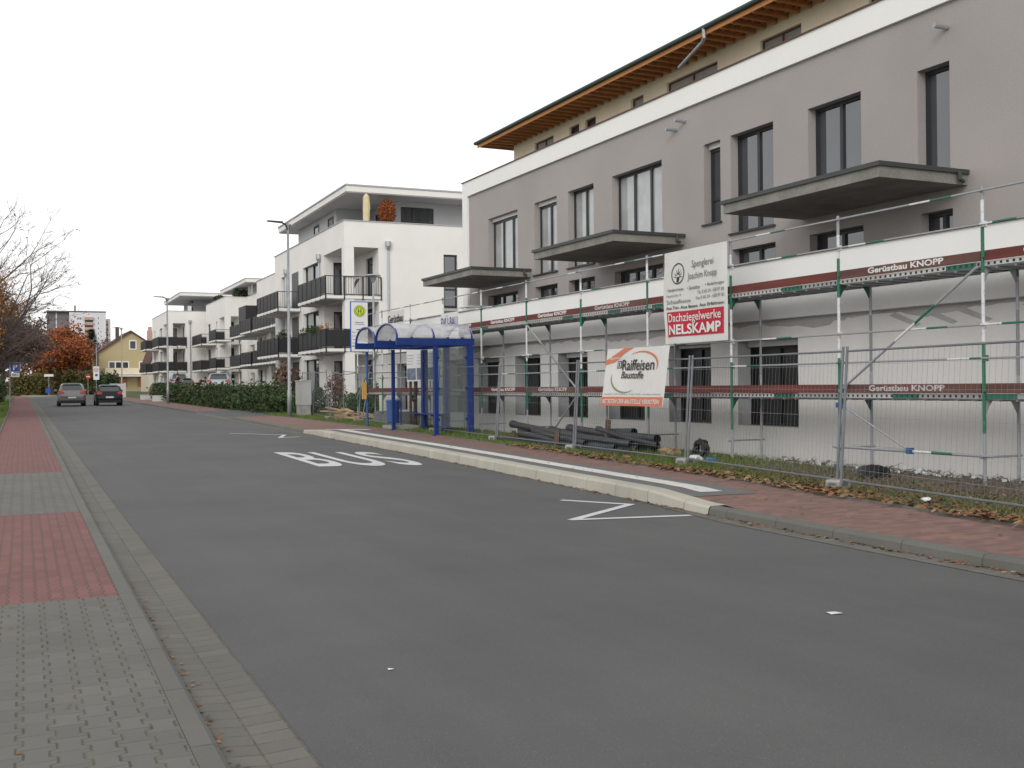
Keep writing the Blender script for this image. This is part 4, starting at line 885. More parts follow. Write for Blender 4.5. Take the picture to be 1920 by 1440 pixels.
# ---------------- lamp posts, cabinet, signs ----------------
def lamp(x, y, h, lb, arm=-1):
    z = gz(y)+.1; o = thing('street_lamp', lb, 'street lamp', (x, y, z), 0, 'street lamps along the pavement')
    mb = MB(); mb.tube([(x, y, z), (x, y, z+1.2), (x, y, z+1.25), (x, y, z+h)], [.10, .10, .075, .05], 10); mb.build('pole', 'galv', o, smooth=True)
    mb = MB(); mb.tube([(x, y, z+h-.3), (x-.12, y-.03, z+h-.05), (x-.35, y-.08, z+h+.02)], [.05, .045, .035], 8); mb.tube([(x, y, z+h-.3), (x+.12, y+.02, z+h-.03)], [.05, .03], 8); mb.build('arm', 'slab_rim', o)
    mb = MB(); mb.prism([(x-.95, z+h+.06), (x-.95, z+h+.02), (x-.3, z+h-.02), (x-.25, z+h+.05)], 'y', y-.22, y-.0); mb.build('lamp_head', 'slab_rim', o)
lamp(12.05, 48.2, 8.65, 'grey street lamp beside the switch cabinet, tallest in view')
lamp(11.75, 82.8, 7.75, 'grey street lamp standing in front of the long hedge')
lamp(12.8, 123.6, 7.4, 'grey street lamp in front of the yellow gabled house')
lamp(13.8, 166, 7.0, 'thin grey street lamp left of the yellow house')
lamp(14.0, 205, 6.6, 'farthest thin grey street lamp among the orange trees')
CB = thing('switch_cabinet', 'grey metal switch cabinet on a concrete plinth beside the lamp post', 'cabinet', (13.0, 49.2, .3)); z = gz(49.2)+.08
mb = MB(); mb.box(12.75, 13.2, 48.9, 49.7, z, z+.55); mb.build('plinth', 'concrete', CB)
mb = MB(); mb.box(12.72, 13.23, 48.87, 49.73, z+.55, z+1.62); mb.box(12.69, 13.26, 48.84, 49.76, z+1.62, z+1.67); mb.build('cabinet_body', 'cabinet', CB)
mb = MB(); mb.box(12.712, 12.718, 48.95, 49.28, z+.6, z+1.57); mb.box(12.712, 12.718, 49.31, 49.65, z+.6, z+1.57); mb.build('door', 'cabinet', CB)
PL = thing('path_lamp', 'slim silver lamp with a flat round head between shelter and white building', 'lamp', (16.2, 48.8, .6))
mb = MB(); mb.tube([(16.2, 48.8, .5), (16.2, 48.8, 6.6)], [.07, .045], 10); mb.build('pole', 'zinc', PL)
mb = MB(); mb.tube([(16.2, 48.8, 6.55), (16.2, 48.8, 6.8), (16.2, 48.8, 6.86), (16.2, 48.8, 6.92)], [.07, .16, .38, .30], 16); mb.build('lamp_head', 'zinc', PL)
def sign(x, y, h, lb, parts, cat='road sign', r=.03, name='road_sign'):
    z = gz(y)+.06; o = thing(name, lb, cat, (x, y, z)); mb = MB(); mb.tube([(x, y, z), (x, y, z+h)], r, 8); mb.build('pole', 'galv', o); OFF[o.name] = Vector((x, y, z)); parts(o, x, y, z); return o
def p_parking(o, x, y, z):
    x += .32
    mb = MB(); mb.box(x-.32, x+.32, y-.05, y-.035, z+2.35, z+3.0); mb.build('panel', 'white_paint', o)
    mb = MB(); mb.box(x-.29, x+.29, y-.056, y-.051, z+2.38, z+2.97); mb.build('blue_face', 'sign_blue', o)
    text('P', 'letter_white', o, (x-.13, y-.06, z+2.47), E, Zv, .27, .42, bold=.04)
    mb = MB(); mb.box(x-.26, x+.26, y-.05, y-.035, z+2.02, z+2.30); mb.build('panel', 'white_paint', o)
    text('300 m', 'letter_black', o, (x-.18, y-.06, z+2.12), E, Zv, .36, .09, bold=.02)
sign(1.22, 79.0, 2.75, 'blue parking sign with white plate on the grass by the left pavement', p_parking)
def p_zone(o, x, y, z):
    mb = MB(); mb.box(x-.33, x+.33, y-.05, y-.035, z+1.9, z+3.5); mb.build('panel', 'white_paint', o)
    mb = MB(); disc(mb, (x, z+3.1), .25, y-.056, y-.051); mb.build('red_ring', 'sign_red', o)
    mb = MB(); disc(mb, (x, z+3.1), .18, y-.062, y-.057); mb.build('ring_centre', 'white_paint', o)
    text('30', 'letter_black', o, (x, y-.066, z+3.02), E, Zv, .2, .17, align='C', bold=.02)
    mb = MB(); disc(mb, (x, z+2.45), .16, y-.056, y-.051); mb.build('blue_disc', 'sign_blue', o)
sign(11.6, 140, 3.55, 'tall white zone sign at the far end of the right pavement', p_zone)
def p_red(o, x, y, z):
    mb = MB(); disc(mb, (x, z+2.3), .28, y-.05, y-.04); mb.build('red_disc', 'sign_red', o); mb = MB(); mb.box(x-.2, x+.2, y-.056, y-.051, z+2.25, z+2.35); mb.build('white_bar', 'white_paint', o)
sign(10.9, 143, 2.6, 'small red round sign left of the zone sign', p_red)
def p_way(o, x, y, z):
    mb = MB(); mb.box(x-.5, x+.5, y-.05, y-.03, z+2.3, z+2.58); mb.build('panel', 'white_paint', o)
    mb = MB(); disc(mb, (x-.1, z+.65), .3, y-.05, y-.04); mb.build('blue_disc', 'sign_blue', o)
mb = MB(); mb.prism([(5.9+2.6*cos(t), 140+2.6*sin(t)) for t in [2*pi*k/24 for k in range(24)]], 'z', gz(140)-.05, gz(140)+.16); o = mb.build('traffic_island', 'kerb_light'); o['kind'] = 'structure'
sign(6.3, 139, 2.6, 'white direction sign with blue disc on the traffic island', p_way)
for x, y, lx, h, lb in ((12.75, 92, .9, .5, 'low pale concrete wall at the hedge gap nearer the camera'), (12.9, 101, .9, .45, 'low pale concrete wall at the far end of the hedge')):
    mb = MB(); z = gz(y)+.05; mb.box(x-lx, x+lx, y-.12, y+.12, z, z+h); mb.box(x-lx-.02, x+lx+.02, y-.14, y+.14, z+h, z+h+.05); tag(mb.build('low_wall', 'fascia_render'), lb, 'wall')
mb = MB(); z = gz(118)
for k in range(5): mb.box(9.9+0*k, 11.3, 118, 118.2, z+.05+k*.3, z+.32+k*.3)
mb.box(11.3, 11.45, 118, 118.2, z, z+1.6)
mb.v = [(p[0]+1.15, p[1], p[2]) for p in mb.v]
tag(mb.build('slatted_wall', 'fascia_render'), 'pale slatted garden wall behind the gap between the two cars', 'wall')

# ---------------- finished apartment houses ----------------
def railing(par, pts, z, solid, zt=1.0):
    """pts: local polyline; solid: list of bool per segment"""
    m = MB()
    pn = MB(); any_ = False
    for (a, b), so in zip(zip(pts, pts[1:]), solid):
        ax, ay = a; bx, by = b; ln = math.hypot(bx-ax, by-ay); n = max(1, int(round(ln/1.1)))
        m.bar((ax, ay, z+zt), (bx, by, z+zt), .05, .04); m.bar((ax, ay, z+.06), (bx, by, z+.06), .04, .04)
        for k in range(n+1): t = k/n; x = ax+(bx-ax)*t; y = ay+(by-ay)*t; m.box(x-.03, x+.03, y-.03, y+.03, z-.22, z+zt-.02)
        if so: pn.bar((ax, ay, z+.53), (bx, by, z+.53), .018, .86); any_ = True
        nb = max(2, int(ln/.13))
        if not so:
            for k in range(1, nb): t = k/nb; x = ax+(bx-ax)*t; y = ay+(by-ay)*t; m.box(x-.007, x+.007, y-.007, y+.007, z+.08, z+zt-.02)
    o = m.build('railing', 'rail_dark', par, local=True)
    if any_: pn.build('privacy_screen', 'panel_black', par, local=True)
def balcony(b, s0, s1, v0, v1, z, solid=(True, True, True), poly=None):
    m = MB(); m.box(v0, v1, s0, s1, z-.16, z-.01); o = m.build('balcony', 'white_render', b, local=True)
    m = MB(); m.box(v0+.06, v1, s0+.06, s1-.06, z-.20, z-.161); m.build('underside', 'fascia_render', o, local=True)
    railing(o, [(v1, s0), (v0+.03, s0), (v0+.03, s1), (v1, s1)], z, solid)
    return o
def attic(b, rects, eave, zt, zb, wins=()):
    m = MB()
    for (v0, v1, s0, s1) in rects: m.box(v0, v1, s0, s1, zb, zt)
    m.build('attic_wall', 'attic_grey', b, local=True)
    v0, v1, s0, s1 = eave; m = MB()
    m.box(v0+.06, v1-.06, s0+.06, s1-.06, zt, zt+.05, 1); m.box(v0, v1, s0, s1, zt+.05, zt+.36, 0); m.box(v0-.05, v1+.05, s0-.05, s1+.05, zt+.36, zt+.44, 2)
    c = [(v0+.1, s0+.1, zt+.44), (v1-.1, s0+.1, zt+.44), (v1-.1, s1-.1, zt+.44), (v0+.1, s1-.1, zt+.44)]; k = min(v1-v0, s1-s0)*.45
    d = [(v0+k, s0+k, zt+.44+k*.06), (v1-k, s0+k, zt+.44+k*.06), (v1-k, s1-k, zt+.44+k*.06), (v0+k, s1-k, zt+.44+k*.06)]
    for i in range(4): j = (i+1) % 4; m.quad(c[i], c[j], d[j], d[i], 2)
    m.quad(*d, 2); m.build('roof', ['white_render', 'fascia_render', 'attic_grey'], b, local=True)
FLS = [.95, 3.7, 6.45]; ZT = 9.0; ZP = 10.35
def corner_block(b, L_, W_, sr, vr, col=.5, fwins=(), swins=(), zp=ZP, zbase=.3):
    """box v 0..W, s 0..L with a loggia recess at corner (0,0): s<sr, v<vr on every floor"""
    m = MB(); fh = [(a, c, z+.02+zo, z+zo2) for (a, c, zo, zo2) in fwins for z in FLS]
    wall(m, 'x', 0, .3, sr, L_, zbase, ZT, fh); wall(m, 'x', vr, .25, 0, sr, zbase, ZT, [(sr*.25, sr*.55, z, z+2.2) for z in FLS])
    sh = [(a, c, z+zo, z+zo2) for (a, c, zo, zo2) in swins for z in FLS]
    wall(m, 'y', 0, .3, vr+.25, W_, zbase, ZT, sh); wall(m, 'y', sr, .25, .3, vr, zbase, ZT, [(vr*.3, vr*.8, z, z+2.2) for z in FLS])
    wall(m, 'y', L_, -.3, .3, W_, zbase, ZT); wall(m, 'x', W_, -.3, .3, L_-.3, zbase, ZT)
    m.box(0, col, 0.003, col, zbase, ZT); m.build('wall', 'white_render', b, local=True)
    m = MB(); m.box(-.004, W_+.004, -.004, L_+.004, ZT, zp); m.build('parapet', 'white_render', b, local=True)
    m = MB(); m.box(-.05, W_+.05, -.05, L_+.05, zp, zp+.05); m.build('coping', 'attic_grey', b, local=True)
    for z in FLS:
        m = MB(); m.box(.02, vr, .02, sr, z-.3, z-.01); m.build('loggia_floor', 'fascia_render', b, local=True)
        window(b, 'x', vr, sr*.25, sr*.55, z, z+2.2, .1, (), (), .09, local=True, name='balcony_door')
        window(b, 'y', sr, vr*.3, vr*.8, z, z+2.2, .1, (), (), .09, local=True, name='balcony_door')
    for (a, c, zo, zo2) in fwins:
        for z in FLS:
            window(b, 'x', 0, a, c, z+.02+zo, z+zo2, .2, (.55,), (), .07, local=True)
            m = MB(); m.box(.16, .19, a+(c-a)*.5, a+(c-a)*.8, z+.05+zo, z+zo2-.05); m.build('blind', 'curtain', b, local=True)
    for (a, c, zo, zo2) in swins:
        for z in FLS: window(b, 'y', 0, a, c, z+zo, z+zo2, .12, (), (.35,), .09, local=True)
def downpipe(b, v, s, z1, z0=.9, off=(0, -.1), hopper=True):
    m = MB(); x, y = v+off[0], s+off[1]; m.tube([(x, y, z0), (x, y, z1)], .05, 8); 
    if hopper: m.tube([(x, y, z1-.25), (x, y, z1), (x, y, z1+.25)], [.05, .16, .17], 8)
    m.build('downpipe', 'zinc', b, local=True)
A1 = thing('apartment_house', 'white three storey apartment house with corner balconies, nearest of the finished row', 'apartment building', (16.7, 55, 0), -radians(1.5), 'finished white apartment houses')
corner_block(A1, 17.2, 12, 4.3, 1.85, .52, [(5.5, 9.3, 0, 2.35), (14.2, 15.3, 0, 2.35)], [(5.5, 6.3, -.55, 2.35)])
for z in FLS[1:]:
    balcony(A1, -.05, 6.1, -1.05, 1.96, z, (z < 5, True, True)) ; balcony(A1, 9.9, 16.2, -1.4, .02, z, (z < 5, True, True))
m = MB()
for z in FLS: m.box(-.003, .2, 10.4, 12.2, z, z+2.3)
m.build('recess', 'slab_rim', A1, local=True)  # dark boxes on the unbroken wall imitate the shade of loggia openings
downpipe(A1, 2.35, 0, 9.1, .8); downpipe(A1, 0, 5.0, 8.9, 6.6, (-.1, 0)); downpipe(A1, 0, 13.4, 8.9, .9, (-.1, 0))
m = MB(); m.box(5.5, 6.3, -.012, .05, 5.75, 5.88); m.box(5.48, 6.32, -.02, .1, 5.88, 5.9); m.build('spandrel', 'attic_grey', A1, local=True)
attic(A1, [(1.2, 11, 6.0, 15.5), (3.4, 11, 2.4, 6.0)], (.3, 12.2, .6, 17.4), 11.95, 10.36)
for a, c in ((6.6, 7.8), (10, 11.2)): window(A1, 'x', 1.18, a, c, 10.6, 11.6, -.02, (), (), .06, local=True)
window(A1, 'y', 2.38, 3.9, 5.8, 10.4, 11.65, -.02, (), tuple(k/8 for k in range(1, 8)), .05, gm='anthracite', local=True)
window(A1, 'x', 3.38, 3.2, 5.4, 10.4, 11.6, -.02, (.5,), (), .06, local=True)
m = MB(); m.tube([(2.9, 2.3, 10.4), (2.9, 2.3, 11.95)], .04, 8); m.build('downpipe', 'zinc', A1, local=True)
def loc_to_world(b, v, s): a = -b.rotation_euler.z; return b.location.x+v*cos(a)+s*sin(a), b.location.y-v*sin(a)+s*cos(a)
x, y = loc_to_world(A1, 1.35, .5)
PS = thing('parasol', 'closed cream parasol on the roof terrace of the nearest white house', 'parasol', (x, y, 10.35)); mb = MB()
mb.tube([(x, y, 10.4), (x, y, 10.5), (x+.02, y, 11.2), (x, y, 11.75), (x, y, 11.9)], [.13, .17, .20, .17, .04], 9); mb.build('canopy', 'parasol', PS); mb = MB(); mb.tube([(x, y, 10.3), (x, y, 11.93)], .025, 6); mb.build('pole', 'zinc', PS)

B2 = thing('apartment_house', 'white stepped apartment house with black balcony screens, middle of the finished row', 'apartment building', (20.9, 88, 0), -radians(1.4), 'finished white apartment houses')
def offset_block(b, v0, v1, s0, s1, fw, zp=ZP+.6):
    m = MB(); hl = [(a, c, z+.02, z+2.3) for a, c in fw for z in FLS]
    wall(m, 'x', v0, .3, s0, s1, .3, zp, hl); wall(m, 'y', s0, .3, v0+.3, v1, .3, zp); wall(m, 'y', s1, -.3, v0+.3, v1, .3, zp); m.box(v0+.31, v1, s0+.31, s1-.31, zp-.6, zp-.5); m.build('wall', 'white_render', b, local=True)
    m = MB(); m.box(v0-.05, v0+.35, s0-.05, s1+.05, zp, zp+.05); m.box(v0+.35, v1, s0-.05, s0+.35, zp, zp+.05); m.build('coping', 'attic_grey', b, local=True)
    for a, c in fw:
        for z in FLS: window(b, 'x', v0, a, c, z+.02, z+2.3, .9 if c-a > 2 else .2, (.5,) if c-a > 1 else (), (), .09, local=True)
offset_block(B2, 0, 9, -7.5, 7.5, [(-5.5, -3), (-1, 1.6), (3.6, 4.4), (5.3, 7.0)])
offset_block(B2, 2.2, 9, 7.5, 24, [(9, 11.2), (13.5, 14.3), (16, 18.2), (20, 22.5)])
BB = D.objects.new('x', None)
# far bay with corner loggia
def bay(b, v0, s0, s1, v1, sr, vr, zp=ZP+.6):
    m = MB(); wall(m, 'x', v0, .3, s0+sr, s1, .3, ZT, [(s0+sr+1.2, s0+sr+2.2, z, z+2.3) for z in FLS]+[(s1-3, s1-1, z, z+2.3) for z in FLS]); wall(m, 'x', v0+vr, .25, s0, s0+sr, .3, ZT)
    wall(m, 'y', s0, .3, v0+vr+.25, v1, .3, ZT); wall(m, 'y', s0+sr, .25, v0+.3, v0+vr, .3, ZT); wall(m, 'y', s1, -.3, v0+.3, v1, .3, ZT)
    m.box(v0, v0+.55, s0+.003, s0+.55, .3, ZT); m.build('wall', 'white_render', b, local=True)
    m = MB(); m.box(v0-.004, v1, s0-.004, s1+.004, ZT, zp); m.build('parapet', 'white_render', b, local=True)
    m = MB(); m.box(v0-.05, v1, s0-.05, s1+.05, zp, zp+.05); m.build('coping', 'attic_grey', b, local=True)
    for z in FLS:
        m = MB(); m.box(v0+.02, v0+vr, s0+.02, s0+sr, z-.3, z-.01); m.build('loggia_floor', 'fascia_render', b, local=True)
        m = MB(); m.box(v0+vr-.03, v0+vr-.005, s0+.4, s0+1.3, z, z+2.2); m.build('balcony_door', 'anthracite', b, local=True); m = MB(); m.box(v0+.9, v0+1.5, s0+sr-.03, s0+sr-.005, z, z+2.2); m.build('balcony_door', 'anthracite', b, local=True)
        window(b, 'x', v0, s0+sr+1.2, s0+sr+2.2, z, z+2.3, .15, (), (), .09, local=True); window(b, 'x', v0, s1-3, s1-1, z, z+2.3, .15, (.5,), (), .09, local=True)
bay(B2, 0.05, 24, 36.5, 9, 3.8, 1.6)
for z in FLS[1:]:
    balcony(B2, -7.2, 1.8, -1.5, 0, z, (True, True, True))
    balcony(B2, 2.6, 7.3, -1.5, 0, z, (True, True, True)) if z < 5 else None
    balcony(B2, 7.7, 16.0, -.9, 2.2, z, (z < 5, True, True))
    balcony(B2, 20.4, 24.5, -1.5, .05, z, (False, True, True))
    balcony(B2, 29.7, 36.4, -1.5, .05, z, (z < 5, True, True))
balcony(B2, 2.6, 7.3, -1.5, 0, FLS[2], (True, True, True))
m = MB(); m.box(-.95, 2.2, 7.62, 7.66, 6.5, 8.9); m.box(-.95, -.91, 7.66, 11, 6.5, 8.9); m.build('privacy_panel', 'panel_black', B2, local=True)
m = MB(); m.tube([(2.1, 15.9, .9), (2.1, 15.9, 9)], .09, 8); m.tube([(.0, 16, .9), (.0, 16, 9.2)], .07, 8); m.build('downpipe', 'white_paint', B2, local=True)
attic(B2, [(3.4, 8.5, 20, 31.5)], (1.2, 10.5, 19.0, 34), 12.0, 10.96)
attic(B2, [(4.6, 10, 4.5, 16)], (3.2, 11.5, 2.0, 17.5), 12.1, 10.4)
m = MB(); m.box(1.8, 3.4, 21, 21.1, 10.96, 11.8); m.tube([(1.9, 19.6, 10.9), (1.9, 19.6, 12)], .06, 6); m.build('terrace_screen', 'curtain', B2, local=True)
B3 = thing('apartment_house', 'white apartment house with dark balconies, farthest of the finished row', 'apartment building', (17.9, 125.6, 0), -radians(1.4), 'finished white apartment houses')
corner_block(B3, 16, 9, 4.3, 1.85, .52, [(5.5, 8.3, 0, 2.3), (12.6, 14.0, 0, 2.3)], [])
for z in FLS[1:]:
    balcony(B3, -.05, 6.1, -1.05, 1.96, z); balcony(B3, 9.0, 14.9, -1.5, .0, z)
downpipe(B3, 2.35, 0, 9.1, .9)
attic(B3, [(3.6, 8.6, 6.0, 14.5), (5.6, 8.6, 2.4, 6.0)], (1.4, 9.6, .6, 15.6), 12.1, 10.36)
m = MB(); m.box(3.4, 3.58, 6.3, 9.5, 10.5, 12.0); m.build('window', 'pane', B3, local=True)
m = MB(); m.tube([(5.5, 2.3, 10.4), (5.5, 2.3, 12.1)], .05, 6); m.build('downpipe', 'white_paint', B3, local=True)

# ---------------- leafy builders ----------------
def leafcloud(mb, cx, cy, cz, rx, ry, rz, n, s, r, flat=0, shell=.55):
    for _ in range(n):
        while True:
            a, b, c = r.uniform(-1, 1), r.uniform(-1, 1), r.uniform(-1, 1); q = a*a+b*b+c*c
            if shell*shell < q < 1 or (q < 1 and r.random() < .25): break
        p = Vector((cx+a*rx, cy+b*ry, cz+c*rz)); u = Vector((r.gauss(0, 1), r.gauss(0, 1), r.gauss(0, 1))).normalized(); v = u.cross(Vector((r.gauss(0, 1), r.gauss(0, 1), r.gauss(0, 1)))).normalized()
        k = s*r.uniform(.6, 1.3); mb.quad(tuple(p-u*k-v*k*.1), tuple(p+v*k*.5), tuple(p+u*k), tuple(p-v*k*.5))
def shrub(name, lb, cat, x, y, w_, d_, h, n, s, mat, seed, z=None, group=None):
    r = random.Random(seed); z = T(x, y) if z is None else z
    o = thing(name, lb, cat, (x, y, z), 0, group); mb = MB()
    for k in range(max(3, int(w_*d_*2))):
        cx = x+r.uniform(-.5, .5)*w_*.8; cy = y+r.uniform(-.5, .5)*d_*.8; hh_ = h*r.uniform(.7, 1.05)
        leafcloud(mb, cx, cy, z+hh_*.5, .45, .45, hh_*.52, n//max(3, int(w_*d_*2)), s, r)
    mb.build('foliage', mat, o)
    mb = MB()
    for k in range(5): a = r.uniform(0, 6); mb.tube([(x, y, z), (x+cos(a)*.3*w_, y+sin(a)*.3*d_, z+h*.8)], [.02, .008], 5)
    mb.build('stem', 'bark', o); return o
# long laurel hedge, shrub by shrub
hy = 54.0; i = 0; hs_ = []
HL = thing('hedge', 'long dark green laurel hedge along the pavement in front of the parked cars', 'hedge', (12.9, 70, .5))
mb = MB(); r = random.Random(21)
y = 53.6
while y < 101:
    for k in range(3):
        x = PB(y)+.55+k*.55+r.uniform(-.15, .15); h = (r.uniform(.95, 1.4)+.22*sin(y*.9)+.17*sin(y*2.3))*(1.12 if y < 62 else 1); z = T(x, y)
        leafcloud(mb, x, y+r.uniform(-.2, .2), z+h*.5, .5, .55, h*.55, 150 if y < 72 else 95, .095 if y < 72 else .12, r)
    y += .62
mb.build('foliage', 'hedge_leaf', HL)
mb = MB()
for k in range(90): y = 53.5+k*.53; x = PB(y)+1.0+r.uniform(-.5, .5); mb.tube([(x, y, T(x, y)-.05), (x+r.uniform(-.2, .2), y+.2, T(x, y)+r.uniform(.8, 1.6))], [.025, .008], 4)
mb.build('stem', 'bark', HL)
shrub('shrub', 'dark green shrub right of the gap at the near end of the hedge', 'shrub', 13.9, 51.6, 1.4, 1.6, 1.35, 1500, .09, 'shrub_leaf', 31)
shrub('shrub', 'green shrub behind the timber stack under the first balcony', 'shrub', 15.0, 47.8, 1.6, 3.2, 1.25, 2400, .085, 'shrub_leaf', 32)
shrub('shrub', 'reddish brown shrub beside the white column behind the fence', 'shrub', 15.6, 52.8, 1.0, 1.0, 2.0, 700, .08, 'brown_leaf', 33)
shrub('shrub', 'green shrub at the foot of the white corner column', 'shrub', 16.9, 51.2, 1.4, 3.0, 1.5, 1900, .085, 'shrub_leaf', 34)
shrub('shrub', 'slim dark climbing shrub on the corner column behind the bus stop sign', 'shrub', 17.0, 48.6, .6, .6, 2.6, 800, .08, 'hedge_leaf', 35)
shrub('shrub', 'dark red leaved shrub against the white house behind the lamp post', 'shrub', 15.6, 62, 1.6, 2.0, 2.6, 1000, .12, 'brown_leaf', 36)
x, y = loc_to_world(A1, 2.5, 1.0)
shrub('potted_shrub', 'round orange brown shrub on the roof terrace beside the parasol', 'potted plant', x, y, .9, .9, 1.45, 2200, .06, 'rust_leaf', 37, 10.4)
x, y = loc_to_world(A1, -.7, 4.6); shrub('potted_plant', 'green grassy potted plant at the left of the first floor balcony', 'potted plant', x, y, .6, .9, .7, 500, .06, 'shrub_leaf', 38, 4.45)
x, y = loc_to_world(A1, -.7, 2.6); shrub('potted_plant', 'leafy potted plant in the middle of the first floor balcony', 'potted plant', x, y, .5, .6, .75, 300, .06, 'hedge_leaf', 39, 4.45)
x, y = loc_to_world(A1, -.6, 1.2); shrub('potted_plant', 'yellow leaved potted plant at the right of the first floor balcony', 'potted plant', x, y, .4, .4, .8, 140, .05, 'gold_leaf', 40, 4.45)
x, y = loc_to_world(A1, -.9, 10.6); shrub('potted_plant', 'dark potted plant on the far balcony beside the lamp post', 'potted plant', x, y, .6, .6, 1.1, 350, .08, 'hedge_leaf', 41, 4.3)
x, y = loc_to_world(B2, 2.0, 25.6); shrub('potted_plant', 'clipped dark shrub on the stepped house roof terrace, right of the pair', 'potted plant', x, y, 1.5, 1.5, 1.1, 600, .14, 'hedge_leaf', 42, 10.95)
x, y = loc_to_world(B2, .8, 31); shrub('potted_plant', 'clipped dark shrub on the stepped house roof terrace, left of the pair', 'potted plant', x, y, 1.0, 1.0, .9, 400, .14, 'hedge_leaf', 43, 10.95)
# garden chairs on the nearest ground floor terrace
for i, (v, s, lb) in enumerate(((-.9, 2.6, 'black garden chair on the ground terrace nearest the corner column'), (-.9, 3.6, 'black garden chair on the ground terrace farther from the column'))):
    x, y = loc_to_world(A1, v, s); z = T(x, y); o = thing('garden_chair', lb, 'chair', (x, y, z), 0, 'garden chairs on the terrace')
    mb = MB(); mb.box(x-.25, x+.25, y-.25, y+.25, z+.42, z+.45); mb.build('seat', 'rail_dark', o); mb = MB(); mb.box(x+.2, x+.25, y-.25, y+.25, z+.45, z+1.0); mb.build('backrest', 'rail_dark', o)
    for a in (-.22, .22):
        for b_ in (-.22, .22): mb = MB(); mb.tube([(x+a, y+b_, z), (x+a*.9, y+b_*.9, z+.42)], .015, 5); mb.build('leg', 'rail_dark', o)
x, y = loc_to_world(A1, .6, 1.4); o = thing('deck_chair', 'black folding lounger on the upper corner balcony', 'lounger', (x, y, 6.46))
mb = MB(); mb.bar((x-.3, y-.1, 6.55), (x+.15, y-.1, 6.9), .5, .04); mb.bar((x+.15, y-.1, 6.9), (x+.5, y-.1, 7.45), .5, .04); mb.build('seat', 'rail_dark', o); mb = MB(); mb.tube([(x-.2, y-.3, 6.46), (x+.3, y-.3, 7.0)], .015, 5); mb.tube([(x+.35, y-.3, 6.46), (x-.1, y-.3, 6.85)], .015, 5); mb.build('frame', 'zinc', o)

# ---------------- trees ----------------
def tree(name, lb, x, y, h, spread, seed, levels=5, kids=3, leaf=None, nleaf=0, ls=.1, trunk_r=.22, twig=.006, clear_=.22, cat='tree', group=None, lmat=None, leafz=(0, 99), up=.35, z=None, lean=(0, 0)):
    r = random.Random(seed); z = gz(y) if z is None else z; o = thing(name, lb, cat, (x, y, z), 0, group)
    tb = MB(); br = MB(); tips = []
    def grow(p, d, ln, rad, lv):
        pts = [p]; rs = [rad]; n = 3 if lv < 3 else 2; q = p
        for k in range(n):
            d = (d+Vector((r.gauss(0, .13), r.gauss(0, .13), r.gauss(0, .08)+.05*up))).normalized(); q = q+d*(ln/n); pts.append(q); rs.append(max(twig, rad*(1-.45*(k+1)/n)))
        (tb if lv == 0 else br).tube(pts, rs, 8 if lv < 1 else (5 if lv < 2 else 3), False)
        if lv >= levels: tips.append(q); return
        if lv >= levels-2: tips.append(pts[1])
        m = kids+(1 if lv in (0, 1) else 0)
        for k in range(m):
            t = r.uniform(.35, 1.) if k else 1.; i = min(n-1, int(t*n)); pp_ = pts[i]+(pts[i+1]-pts[i])*(t*n-i if t < 1 else 1)
            a = r.uniform(0, 2*pi); spr = r.uniform(.35, .95) if k else r.uniform(.1, .4)
            side = Vector((cos(a), sin(a), r.uniform(-.1, .3))); nd = (d*(1-spr*.45)+side*spr+Vector((0, 0, up*.3))).normalized()
            grow(pp_, nd, ln*r.uniform(.58, .86), rs[i]*r.uniform(.5, .7) if k else rs[-1]*.95, lv+1)
    h0 = h*clear_*1.3
    grow(Vector((x, y, z-.1)), Vector((lean[0], lean[1], 1)).normalized(), h0, trunk_r, 0)
    # rescale the crown to the wanted height and spread
    allv = tb.v+br.v; zm = max(v[2] for v in allv)-z; sm = sorted(max(abs(v[0]-x), abs(v[1]-y)) for v in allv)[int(len(allv)*.97)]
    fz, fs = h/zm, spread/max(.1, sm)
    sc = lambda p: (x+(p[0]-x)*fs, y+(p[1]-y)*fs, z+(p[2]-z)*fz)
    tb.v = [sc(p) for p in tb.v]; br.v = [sc(p) for p in br.v]; tips = [Vector(sc(t)) for t in tips]
    tb.build('trunk', 'bark', o); br.build('branches', 'twig', o)
    if nleaf:
        lm = MB(); tp = [t for t in tips if leafz[0] < t.z < leafz[1]] or tips
        for _ in range(nleaf):
            t = r.choice(tp); p = t+Vector((r.gauss(0, 1), r.gauss(0, 1), r.gauss(0, 1)))*ls*2.2
            u = Vector((r.gauss(0, 1), r.gauss(0, 1), r.gauss(0, 1))).normalized(); v = u.cross(Vector((r.gauss(0, 1), r.gauss(0, 1), 1))).normalized(); k = ls*r.uniform(.6, 1.3)
            lm.quad(tuple(p-u*k), tuple(p+v*k*.55), tuple(p+u*k), tuple(p-v*k*.55))
        lm.build('crown', lmat, o)
    return o
